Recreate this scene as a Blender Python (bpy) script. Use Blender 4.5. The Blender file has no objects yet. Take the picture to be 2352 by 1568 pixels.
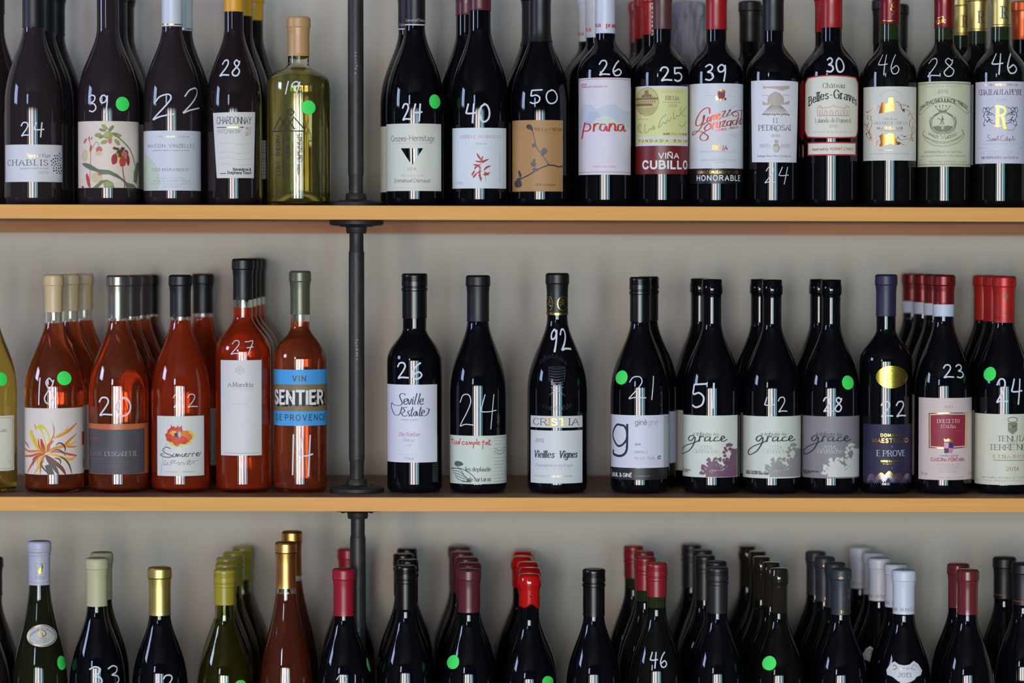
import bpy, math, random
from math import sin, cos, tan, asin, acos, atan, pi, sqrt
from mathutils import Vector
from mathutils.geometry import tessellate_polygon

SC = bpy.context.scene
COL = SC.collection
rnd = random.Random(7)

# ------------------------------------------------------------------ camera
FPX = 6700.0                      # focal length in pixels of the 2352 wide frame
PITCH = atan(214 / FPX)
CAMZ = 1.45
cd = bpy.data.cameras.new('camera'); cam = bpy.data.objects.new('camera', cd); COL.objects.link(cam)
cam.location = (0, 0, CAMZ); cam.rotation_euler = (pi / 2 - PITCH, 0, 0)
cd.sensor_width = 36; cd.lens = FPX * 36 / 2352
cd.clip_start = 0.05; cd.clip_end = 50
cd.dof.use_dof = True; cd.dof.focus_distance = 3.97; cd.dof.aperture_fstop = 1.8
SC.camera = cam

# ------------------------------------------------------------------ world, lights, exposure
w = bpy.data.worlds.new('world'); SC.world = w; w.use_nodes = True
w.node_tree.nodes['Background'].inputs[0].default_value = (0.55, 0.62, 0.75, 1)
w.node_tree.nodes['Background'].inputs[1].default_value = 0.5
SC.view_settings.view_transform = 'Standard'; SC.view_settings.look = 'None'
SC.view_settings.gamma = 1; SC.view_settings.use_curve_mapping = False
SC.view_settings.exposure = 0.0

def daylight(name, loc, rot, sx, sz, radiance, col):
    """daylight falling through one window pane, the size of that pane"""
    l = bpy.data.lights.new(name, 'AREA'); l.shape = 'RECTANGLE'; l.size = sx; l.size_y = sz
    l.color = col; l.energy = radiance * pi * sx * sz
    o = bpy.data.objects.new(name, l); COL.objects.link(o); o.location = loc; o.rotation_euler = rot
    return o
FACE = (pi / 2, 0, 0)   # looks along +Y, towards the shelves
FRONT_PANES = [  # x0, x1, z0, z1, radiance, colour
    (-2.60, -2.25, 0.50, 1.95, 4.0, (0.70, 0.95, 0.85)),
    (-1.85, -1.05, 0.50, 1.95, 26.0, (1.0, 0.91, 0.86)),
    (-0.80, -0.05, 0.50, 1.95, 27.0, (1.0, 0.93, 0.95)),
    (0.10, 0.36, 0.50, 1.95, 17.0, (0.80, 0.88, 1.0)),
    (0.66, 1.26, 0.50, 1.95, 22.0, (0.55, 0.84, 1.0)),
    (1.50, 1.95, 0.50, 1.95, 8.0, (0.45, 0.92, 0.92)),
    (-2.75, -2.05, 2.15, 2.90, 17.0, (0.55, 0.70, 1.0)),
]
for (x0, x1, z0, z1, L, c) in FRONT_PANES:
    daylight('daylight_pane', ((x0 + x1) / 2, -2.17, (z0 + z1) / 2), FACE, x1 - x0, z1 - z0, L, c)
daylight('daylight_pane', (-3.47, 2.72, 2.25), (pi / 2, 0, -pi / 2), 0.85, 0.75, 17.0, (0.48, 0.62, 1.0))

# ------------------------------------------------------------------ helpers
def lin(c):
    r = []
    for v in c[:3]:
        v /= 255.0
        r.append(v / 12.92 if v <= 0.04045 else ((v + 0.055) / 1.055) ** 2.4)
    return tuple(r) + (1,)
_M = {}
def mat(name, col, rough=0.5, metal=0.0, trans=0.0, ior=1.5, spec=0.5, coat=0.0, grain=0.0, scale=60, bump=0.0):
    key = (name, tuple(col), rough, metal, trans, grain, spec)
    if key in _M: return _M[key]
    m = bpy.data.materials.new(name); m.use_nodes = True
    n = m.node_tree.nodes; k = m.node_tree.links; p = n['Principled BSDF']
    c = lin(col)
    p.inputs['Base Color'].default_value = c
    p.inputs['Roughness'].default_value = rough
    p.inputs['Metallic'].default_value = metal
    p.inputs['Transmission Weight'].default_value = trans
    p.inputs['IOR'].default_value = ior
    p.inputs['Specular IOR Level'].default_value = spec
    p.inputs['Coat Weight'].default_value = coat
    p.inputs['Coat Roughness'].default_value = 0.08
    if grain or bump:
        tc = n.new('ShaderNodeTexCoord'); nz = n.new('ShaderNodeTexNoise')
        nz.inputs['Scale'].default_value = scale; nz.inputs['Detail'].default_value = 3
        k.new(tc.outputs['Object'], nz.inputs['Vector'])
        if grain:
            mx = n.new('ShaderNodeMix'); mx.data_type = 'RGBA'
            mx.inputs[6].default_value = tuple(v * (1 - grain) for v in c[:3]) + (1,)
            mx.inputs[7].default_value = tuple(min(1, v * (1 + grain)) for v in c[:3]) + (1,)
            k.new(nz.outputs['Fac'], mx.inputs[0]); k.new(mx.outputs[2], p.inputs['Base Color'])
        if bump:
            b = n.new('ShaderNodeBump'); b.inputs['Strength'].default_value = bump; b.inputs['Distance'].default_value = 0.001
            k.new(nz.outputs['Fac'], b.inputs['Height']); k.new(b.outputs[0], p.inputs['Normal'])
    _M[key] = m
    return m

def link(name, verts, faces, mats, parent=None, midx=None, smooth=False, auto=None):
    me = bpy.data.meshes.new(name); me.from_pydata(verts, [], faces)
    for m in (mats if isinstance(mats, (list, tuple)) else [mats]): me.materials.append(m)
    if midx: me.polygons.foreach_set('material_index', midx)
    if smooth: me.polygons.foreach_set('use_smooth', [True] * len(me.polygons))
    me.update()
    if auto:
        try: me.set_sharp_from_angle(angle=auto)
        except Exception: pass
    o = bpy.data.objects.new(name, me); COL.objects.link(o)
    if parent: o.parent = parent
    return o
def box_vf(x0, x1, y0, y1, z0, z1, dz=0.0):
    v = [(x, y, z + (dz * x)) for z in (z0, z1) for y in (y0, y1) for x in (x0, x1)]
    f = [(0, 2, 3, 1), (4, 5, 7, 6), (0, 1, 5, 4), (1, 3, 7, 5), (3, 2, 6, 7), (2, 0, 4, 6)]
    return v, f
def box(name, x0, x1, y0, y1, z0, z1, m, parent=None, dz=0.0, bevel=0.0):
    v, f = box_vf(x0, x1, y0, y1, z0, z1, dz)
    o = link(name, v, f, m, parent)
    if bevel:
        b = o.modifiers.new('bevel', 'BEVEL'); b.width = bevel; b.segments = 2
    return o
def lathe_vf(prof, seg=48, closed=False):
    """prof: list of (r, z); r == 0 ends collapse to a point"""
    v = []; f = []; rings = []
    for (r, z) in prof:
        if r <= 1e-7:
            rings.append([len(v)]); v.append((0, 0, z))
        else:
            rings.append(list(range(len(v), len(v) + seg)))
            for i in range(seg):
                a = 2 * pi * i / seg
                v.append((r * sin(a), -r * cos(a), z))
    pairs = list(zip(rings[:-1], rings[1:]))
    if closed: pairs.append((rings[-1], rings[0]))
    for a, b in pairs:
        if len(a) == 1 and len(b) == 1: continue
        for i in range(seg):
            j = (i + 1) % seg
            if len(a) == 1: f.append((a[0], b[j], b[i]))
            elif len(b) == 1: f.append((a[i], a[j], b[0]))
            else: f.append((a[i], a[j], b[j], b[i]))
    return v, f
def lathe(name, prof, m, parent=None, seg=48, mats=None, zmat=None, loc=None, closed=False, ang=0.6):
    v, f = lathe_vf(prof, seg, closed)
    idx = None
    if zmat:
        idx = []
        for q in f:
            z = sum(v[i][2] for i in q) / len(q)
            idx.append(zmat(z))
    o = link(name, v, f, mats or m, parent, idx, smooth=True, auto=ang)
    if loc: o.location = loc
    return o
def empty(name, loc, label, cat, group=None):
    o = bpy.data.objects.new(name, None); COL.objects.link(o); o.location = loc; o.empty_display_size = 0.02
    o['label'] = label; o['category'] = cat
    if group: o['group'] = group
    return o
def tag(o, label=None, cat=None, group=None, kind=None):
    if label: o['label'] = label
    if cat: o['category'] = cat
    if group: o['group'] = group
    if kind: o['kind'] = kind
    return o
def PT(px, py, Y):
    """point of the plane at depth Y measured at photo position px, py -> world X, Z"""
    dx = (px - 1176) / FPX; dy = -(py - 784) / FPX
    yc = cos(PITCH) + dy * sin(PITCH); zc = -sin(PITCH) + dy * cos(PITCH)
    t = Y / yc
    return dx * t, CAMZ + zc * t

# ------------------------------------------------------------------ room shell
Y_EDGE, Y_WALL = 3.90, 4.29
def wall_material():
    m = mat('painted_plaster', (190, 183, 171), 0.75, bump=0.25, scale=35)
    return m
M_WALL = wall_material()
M_ROOM = mat('dull_room_paint', (66, 60, 58), 0.8)
M_FLOOR = mat('dark_floorboards', (70, 55, 45), 0.5, grain=0.2, scale=8)
def struct(name, *a, **k):
    o = box(name, *a, **k); o['kind'] = 'structure'; return o
struct('wall_back', -3.5, 3.5, Y_WALL, Y_WALL + 0.1, 0, 3.1, M_WALL)
struct('wall_left', -3.6, -3.5, -2.2, Y_WALL + 0.1, 0, 3.1, M_ROOM)
struct('wall_right', 3.5, 3.6, -2.2, Y_WALL + 0.1, 0, 3.1, M_ROOM)
struct('wall_front', -3.6, 3.6, -2.3, -2.2, 0, 3.1, M_ROOM)
struct('floor', -3.6, 3.6, -2.3, Y_WALL + 0.1, -0.1, 0, M_FLOOR)
struct('ceiling', -3.6, 3.6, -2.3, Y_WALL + 0.1, 3.1, 3.2, mat('ceiling_paint', (74, 70, 68), 0.8))

# ------------------------------------------------------------------ shelves
def wood(name, c1, c2, rough=0.45, scale=(1.2, 30, 30), sat=1.0):
    m = bpy.data.materials.new(name); m.use_nodes = True
    n = m.node_tree.nodes; k = m.node_tree.links; p = n['Principled BSDF']
    tc = n.new('ShaderNodeTexCoord'); mp = n.new('ShaderNodeMapping'); mp.inputs['Scale'].default_value = scale
    nz = n.new('ShaderNodeTexNoise'); nz.inputs['Scale'].default_value = 3; nz.inputs['Detail'].default_value = 6; nz.inputs['Distortion'].default_value = 0.6
    r = n.new('ShaderNodeValToRGB'); r.color_ramp.elements[0].position = 0.3; r.color_ramp.elements[1].position = 0.7
    r.color_ramp.elements[0].color = lin(c1); r.color_ramp.elements[1].color = lin(c2)
    k.new(tc.outputs['Object'], mp.inputs[0]); k.new(mp.outputs[0], nz.inputs['Vector'])
    k.new(nz.outputs['Fac'], r.inputs[0]); k.new(r.outputs[0], p.inputs['Base Color'])
    p.inputs['Roughness'].default_value = rough; p.inputs['Specular IOR Level'].default_value = 0.15
    return m
M_EDGE = wood('maple_edge_band', (222, 161, 88), (232, 173, 101), 0.6)
M_BOARD = wood('shelf_board_wood', (138, 100, 74), (156, 116, 88), 0.5)
M_CLEAT = wood('stained_pine', (160, 108, 74), (180, 126, 90), 0.5)
THK = 32 * Y_EDGE / FPX
def shelf_line(yl, yr):
    xl, zl = PT(0, yl, Y_EDGE); xr, zr = PT(2352, yr, Y_EDGE)
    s = (zr - zl) / (xr - xl); return zl - s * xl, s
SHELF = [shelf_line(469.5, 477), shelf_line(1141, 1144.5)]
z3 = PT(1077, 1307, 3.942)[1] - 0.300
SHELF.append((z3, 0.0))
def shelf_top(k, x): a, s = SHELF[k]; return a + s * x
SHELF_LABELS = ['upper wooden wall shelf carrying red and white wines, with light maple front edge',
                'middle wooden wall shelf carrying rose wines and red wines, light maple edge',
                'lowest wooden wall shelf, under the bottles cut off by the frame']
for k in range(3):
    a, s = SHELF[k]
    e = empty('wall_shelf', (0, Y_EDGE, a), SHELF_LABELS[k], 'shelf')
    box('board', -1.3, 1.3, 0.004, Y_WALL - Y_EDGE, -THK, 0, M_BOARD, e, dz=s)
    box('edge_band', -1.3, 1.3, 0, 0.0038, -THK - 0.0002, 0.0002, M_EDGE, e, dz=s, bevel=0.0008)
    box('cleat', -1.3, 1.3, Y_WALL - Y_EDGE - 0.019, Y_WALL - Y_EDGE, -THK - 0.017, -THK, M_CLEAT, e, dz=s)

# ------------------------------------------------------------------ iron pipe posts
M_IRON = mat('black_iron', (50, 49, 48), 0.48, 0.3, grain=0.35, scale=90, bump=0.35)
M_IRON2 = mat('cast_iron', (46, 45, 44), 0.55, 0.3, grain=0.3, scale=70, bump=0.5)
M_STAMP = mat('worn_stamp', (130, 126, 116), 0.5)
YP = 3.992
def post(zb, zt, label, xpx, foot=True, head=True):
    X = PT(xpx, 700, YP)[0]
    e = empty('pipe_post', (X, YP, zb), label, 'post')
    h = zt - zb; R = 0.0107
    prof = [(0, 0.003), (R * .9, 0.003), (R * .9, 0.041), (R * .97, 0.043), (R, 0.046), (R, h - 0.046), (R * .97, h - 0.043), (R * .9, h - 0.041), (R * .9, h - 0.003), (0, h - 0.003)]
    lathe('pipe', prof, M_IRON, e, 40)
    fl = [(0.0, 0), (0.0365, 0), (0.0372, 0.001), (0.0370, 0.0055), (0.0345, 0.0070), (0.0165, 0.0084), (0.0145, 0.0100), (0.0137, 0.0170), (0.0130, 0.0180), (0.0, 0.0182)]
    for up in ([0] if foot else []) + ([1] if head else []):
        o = lathe('flange', fl if not up else [(r, h - z) for r, z in fl], M_IRON2, e, 56)
        for q in range(4):
            a = pi / 4 + q * pi / 2; zz = (0.0070 if not up else h - 0.0070)
            b = lathe('screw', [(0, .0022), (.0022, .0018), (.0038, 0), (0, -.0005)] if not up else [(0, -.0022), (.0022, -.0018), (.0038, 0), (0, .0005)], M_IRON, o, 12)
            b.location = (0.027 * sin(a), 0.027 * cos(a), zz)
    v = []; f = []                    # worn stamped letters half way up the pipe
    zc = h * 0.5 + (0.01)
    for i in range(7):
        z0 = zc + 0.014 - i * 0.0045 + rnd.uniform(-.001, .001); a0 = rnd.uniform(-.1, .05); da = rnd.uniform(.15, .3)
        for z_, a_ in ((z0, a0), (z0, a0 + da), (z0 - rnd.uniform(.0008, .003), a0 + da), (z0 - .0016, a0)):
            v.append(((R + .0001) * sin(a_), -(R + .0001) * cos(a_), z_))
        f.append((len(v) - 4, len(v) - 3, len(v) - 2, len(v) - 1))
    link('stamped_marks', v, f, M_STAMP, e)
    return e
PX = PT(819, 700, YP)[0]
post(shelf_top(0, PX), shelf_top(0, PX) + 0.372, 'black iron pipe post with round foot flange standing on the upper shelf', 818)
post(shelf_top(1, PX), shelf_top(0, PX) - THK, 'black iron pipe post between the middle and upper shelves', 819)
post(shelf_top(2, PX), shelf_top(1, PX) - THK, 'black iron pipe post hanging under the middle shelf behind the red-capped bottle', 821, foot=False)

# ------------------------------------------------------------------ stroke font (heights: capitals 100, small 64)
G = {
'A': (70, 'l 0,0 35,100 70,0|l 13,35 57,35'), 'B': (56, 'l 0,0 0,100|s 0,100 30,98 46,86 46,66 32,54 0,53|s 0,53 34,52 54,42 55,14 38,2 0,0'),
'C': (68, 's 66,80 52,96 33,101 10,86 0,50 10,14 33,-1 54,4 68,22'), 'D': (66, 'l 0,0 0,100|s 0,100 34,98 58,80 66,50 58,20 34,2 0,0'),
'E': (52, 'l 50,100 0,100|l 0,100 0,0|l 0,0 52,0|l 0,53 42,53'), 'F': (48, 'l 50,100 0,100|l 0,100 0,0|l 0,52 40,52'),
'G': (70, 's 66,80 52,96 33,101 10,86 0,50 10,14 33,-1 54,4 68,16|l 68,12 68,46|l 68,46 44,46'), 'H': (62, 'l 0,0 0,100|l 62,0 62,100|l 0,52 62,52'),
'I': (0, 'l 0,0 0,100'), 'J': (30, 's 30,100 30,60 30,22 20,0 0,2'), 'K': (58, 'l 0,0 0,100|l 58,100 0,42|l 18,56 62,0'),
'L': (46, 'l 0,100 0,0|l 0,0 48,0'), 'M': (84, 'l 0,0 4,100|l 4,100 42,10|l 42,10 80,100|l 80,100 84,0'), 'N': (64, 'l 0,0 0,100|l 0,100 64,0|l 64,0 64,100'),
'O': (72, 's 36,101 10,86 0,50 10,14 36,-1 62,14 72,50 62,86 36,101'), 'P': (54, 'l 0,0 0,100|s 0,100 34,98 52,88 54,62 36,48 0,47'),
'Q': (72, 's 36,101 10,86 0,50 10,14 36,-1 62,14 72,50 62,86 36,101|l 42,22 74,-10'), 'R': (58, 'l 0,0 0,100|s 0,100 34,98 52,88 53,64 36,51 0,50|l 28,50 62,0'),
'S': (52, 's 49,82 36,98 16,100 3,84 6,66 26,53 46,40 51,20 38,3 18,-1 0,18'), 'T': (62, 'l -2,100 64,100|l 31,100 31,0'),
'U': (62, 's 0,100 0,60 0,28 10,6 31,-1 52,6 62,28 62,60 62,100'), 'V': (66, 'l 0,100 33,0|l 33,0 66,100'), 'W': (96, 'l 0,100 24,0|l 24,0 48,90|l 48,90 72,0|l 72,0 96,100'),
'X': (62, 'l 0,100 62,0|l 62,100 0,0'), 'Y': (64, 'l 0,100 32,48|l 64,100 32,48|l 32,48 32,0'), 'Z': (58, 'l 2,100 58,100|l 58,100 0,0|l 0,0 60,0'),
'a': (44, 's 4,52 20,65 38,60 43,44 43,0|s 42,38 18,34 1,22 4,4 20,-1 36,8 43,20'), 'b': (48, 'l 0,0 0,100|s 0,44 12,62 30,65 46,50 48,32 44,12 28,-1 12,2 0,18'),
'c': (44, 's 44,52 26,65 8,54 0,32 8,9 26,-1 46,12'), 'd': (48, 'l 48,0 48,100|s 48,44 36,62 18,65 4,50 0,32 4,12 18,-1 36,2 48,18'),
'e': (46, 's 2,35 24,35 45,36 42,56 24,65 6,54 0,32 8,8 26,-1 46,12'), 'f': (30, 's 36,94 24,100 14,86 14,40 14,0|l 0,62 32,62'),
'g': (48, 's 46,44 34,62 18,65 4,50 0,32 6,10 20,0 36,6 46,22|s 47,64 47,20 46,-12 34,-32 14,-33 2,-22'), 'h': (44, 'l 0,0 0,100|s 0,42 14,62 30,65 42,54 43,30 43,0'),
'i': (0, 'l 0,0 0,64|l 0,84 0,94'), 'j': (8, 's 8,64 8,20 6,-16 -8,-32|l 8,84 8,94'), 'k': (44, 'l 0,0 0,100|l 40,64 0,24|l 14,38 46,0'), 'l': (0, 'l 0,0 0,100'),
'm': (70, 'l 0,0 0,64|s 0,42 10,60 24,65 34,54 35,30 35,0|s 35,42 45,60 59,65 69,54 70,30 70,0'), 'n': (43, 'l 0,0 0,64|s 0,42 14,62 30,65 42,54 43,30 43,0'),
'o': (50, 's 25,65 6,54 0,32 6,10 25,-1 44,10 50,32 44,54 25,65'), 'p': (48, 'l 0,-32 0,64|s 0,44 12,62 30,65 46,50 48,32 44,12 28,-1 12,2 0,18'),
'q': (48, 'l 48,-32 48,64|s 48,44 36,62 18,65 4,50 0,32 4,12 18,-1 36,2 48,18'), 'r': (28, 'l 0,0 0,64|s 0,40 12,60 30,64'),
's': (38, 's 36,54 20,65 4,54 8,40 28,29 38,16 26,0 10,-1 0,11'), 't': (32, 's 13,86 13,40 14,12 22,0 36,4|l 0,62 32,62'),
'u': (43, 's 0,64 0,34 2,10 16,-1 34,6 43,22|l 43,64 43,0'), 'v': (44, 'l 0,64 22,0|l 22,0 44,64'), 'w': (66, 'l 0,64 17,0|l 17,0 33,60|l 33,60 49,0|l 49,0 66,64'),
'x': (42, 'l 0,64 42,0|l 42,64 0,0'), 'y': (46, 'l 0,64 24,0|s 46,64 24,0 10,-28 -6,-32'), 'z': (40, 'l 0,64 40,64|l 40,64 0,0|l 0,0 42,0'),
'0': (54, 's 27,100 6,84 0,50 6,16 27,0 48,16 54,50 48,84 27,100'), '1': (20, 'l 0,80 20,100|l 20,100 20,0'), '2': (52, 's 2,78 12,96 30,100 48,88 48,66 28,36 0,2|l 0,1 54,1'),
'3': (50, 's 2,86 20,100 42,92 44,68 20,54 46,44 50,18 30,0 0,10'), '4': (56, 'l 42,0 42,100|l 42,100 0,28|l 0,28 58,28'), '5': (50, 'l 46,98 8,98|s 8,98 4,56 26,62 48,48 50,24 32,0 0,8'),
'6': (52, 's 44,98 18,76 2,36 12,4 34,0 52,18 46,48 24,54 4,36'), '7': (50, 'l 0,99 52,99|l 52,99 16,0'), '8': (50, 's 25,54 6,68 8,92 25,100 42,92 44,68 25,54 4,38 2,12 25,0 48,12 46,38 25,54'),
'9': (52, 's 48,64 28,46 6,54 2,82 20,100 42,96 50,66 36,22 10,2'),
'-': (30, 'l 0,40 30,40'), '.': (4, 'l 0,0 0,8'), ',': (4, 'l 3,6 -4,-14'), "'": (4, 'l 2,100 0,80'), '"': (16, 'l 2,100 0,80|l 16,100 14,80'), '&': (60, 's 60,40 40,4 14,0 2,22 38,70 34,96 16,98 10,80 60,0'),
'/': (34, 'l 0,-6 34,104'), ':': (4, 'l 0,4 0,12|l 0,50 0,58'), '(': (16, 's 16,106 0,50 16,-10'), ')': (16, 's 0,106 16,50 0,-10'), '%': (60, 'l 10,0 50,100|s 12,98 0,80 12,62 24,80 12,98|s 48,38 36,20 48,2 60,20 48,38'),
}
ACC = {'é': ('e', 'l 18,76 32,94'), 'è': ('e', 'l 32,76 18,94'), 'â': ('a', 'l 8,76 22,92|l 22,92 38,76'), 'ñ': ('n', 's 4,78 14,86 28,78 40,86'), 'Ñ': ('N', 's 12,112 24,120 40,112 52,120'),
       'É': ('E', 'l 22,108 36,126'), 'ó': ('o', 'l 20,76 36,94'), 'á': ('a', 'l 18,76 32,94'), 'ô': ('o', 'l 10,76 25,92|l 25,92 40,76'), 'ò': ('o', 'l 32,76 18,94')}
for a, (b_, s_) in ACC.items(): G[a] = (G[b_][0], G[b_][1] + '|' + s_)
HAND = {
'0': (56, 's 34,98 10,84 0,48 10,8 30,0 52,18 58,54 46,88 26,99'), '1': (8, 's 6,100 4,50 2,-2'),
'2': (56, 's 2,74 14,96 36,97 44,76 32,46 12,14 6,2 26,8 60,6'), '3': (50, 's 2,86 22,99 42,88 36,64 16,52 40,44 48,20 30,1 4,6'),
'4': (62, 's 16,98 6,62 4,48 30,46 62,50|s 50,98 46,50 42,-6'), '5': (56, 's 6,94 4,76 4,54 28,60 46,42 40,12 16,0 0,8|s 6,94 30,96 58,98'),
'6': (50, 's 44,98 20,74 2,34 12,2 36,2 50,22 36,42 10,26'), '7': (50, 's 0,90 24,92 50,96 36,50 24,-4|s 14,48 30,50 50,54'),
'8': (48, 's 42,84 24,99 8,82 24,58 44,34 34,6 12,4 2,24 20,50 38,70 46,92'), '9': (50, 's 44,80 26,98 4,80 10,54 32,58 44,84|s 46,94 44,50 36,-6'), ' ': (30, '')}
_P = {}
def glyph(ch, hand=False):
    key = (ch, hand)
    if key in _P: return _P[key]
    w_, s_ = (HAND if hand else G)[ch]
    out = []
    for part in s_.split('|'):
        if not part: continue
        t = part.split(); pts = [tuple(float(q) for q in p.split(',')) for p in t[1:]]
        out.append((t[0], pts))
    _P[key] = (w_, out)
    return _P[key]
def smooth_pts(pts, n=4):
    if len(pts) < 3: return list(pts)
    closed = pts[0] == pts[-1]
    out = []
    N = len(pts)
    for i in range(N - 1):
        p1, p2 = pts[i], pts[i + 1]
        p0 = pts[i - 1] if i > 0 else (pts[-2] if closed else (2 * p1[0] - p2[0], 2 * p1[1] - p2[1]))
        p3 = pts[i + 2] if i + 2 < N else (pts[1] if closed else (2 * p2[0] - p1[0], 2 * p2[1] - p1[1]))
        for j in range(n):
            t = j / n; t2 = t * t; t3 = t2 * t
            out.append(tuple(0.5 * (2 * p1[k] + (p2[k] - p0[k]) * t + (2 * p0[k] - 5 * p1[k] + 4 * p2[k] - p3[k]) * t2 + (3 * p1[k] - p0[k] - 3 * p2[k] + p3[k]) * t3) for k in (0, 1)))
    out.append(tuple(pts[-1]))
    return out

# ------------------------------------------------------------------ bottle shapes
SHAPES = {  # shoulder start, neck end (fractions of the height), exponent
    'bordeaux': (0.585, 0.752, 1.4), 'burgundy': (0.42, 0.80, 1.42), 'flute': (0.40, 0.86, 1.0), 'squat': (0.60, 0.755, 2.3)}
def bottle_radius(shape, H, R, rn):
    fs, fn, ex = SHAPES[shape]
    def r(z):
        t = z / H
        if t <= fs: return R
        if t >= fn: return rn
        q = (t - fs) / (fn - fs)
        return rn + (R - rn) * 0.5 * (1 + cos(pi * q ** ex))
    return r
def outer_profile(shape, H, R, rn, lip=True):
    rf = bottle_radius(shape, H, R, rn)
    fs, fn, ex = SHAPES[shape]
    p = [(0, 0.016), (R * .35, 0.013), (R * .62, 0.005), (R * .78, 0.0), (R * .88, 0.0006), (R * .95, 0.0028), (R * .985, 0.0060), (R, 0.0105), (R, 0.0125), (R, 0.015), (R, H * fs * .5), (R, H * fs - .006), (R, H * fs - .003), (R, H * fs)]
    for i in range(1, 33):
        z = H * (fs + (fn - fs) * i / 32); p.append((rf(z), z))
    p += [(rn, H * fn + .002), (rn, H - .026)]
    if lip:
        p += [(rn, H - 0.022), (rn + .0010, H - 0.0205), (rn + .0016, H - 0.019), (rn + .0016, H - 0.009), (rn + .0009, H - 0.0075), (rn + .0009, H - 0.002), (rn, H - 0.0006), (rn * .7, H), (0, H)]
    else:
        p += [(rn, H - 0.0015), (rn - .001, H - .0004), (0, H - .0002)]
    return p, rf

PAPER = {}
def paper(c, rough=0.55): return mat('label_paper', c, rough, grain=0.03, scale=200)
def ink(c): return mat('printing_ink', c, 0.55)
GOLDFOIL = mat('gold_foil', (235, 180, 90), 0.28, 1.0)
COPPERFOIL = mat('copper_foil', (225, 130, 70), 0.3, 1.0)
M_CHALK = mat('white_paint_pen', (218, 222, 236), 0.7)
M_DOT = mat('green_sticker', (66, 242, 100), 0.6)

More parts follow.
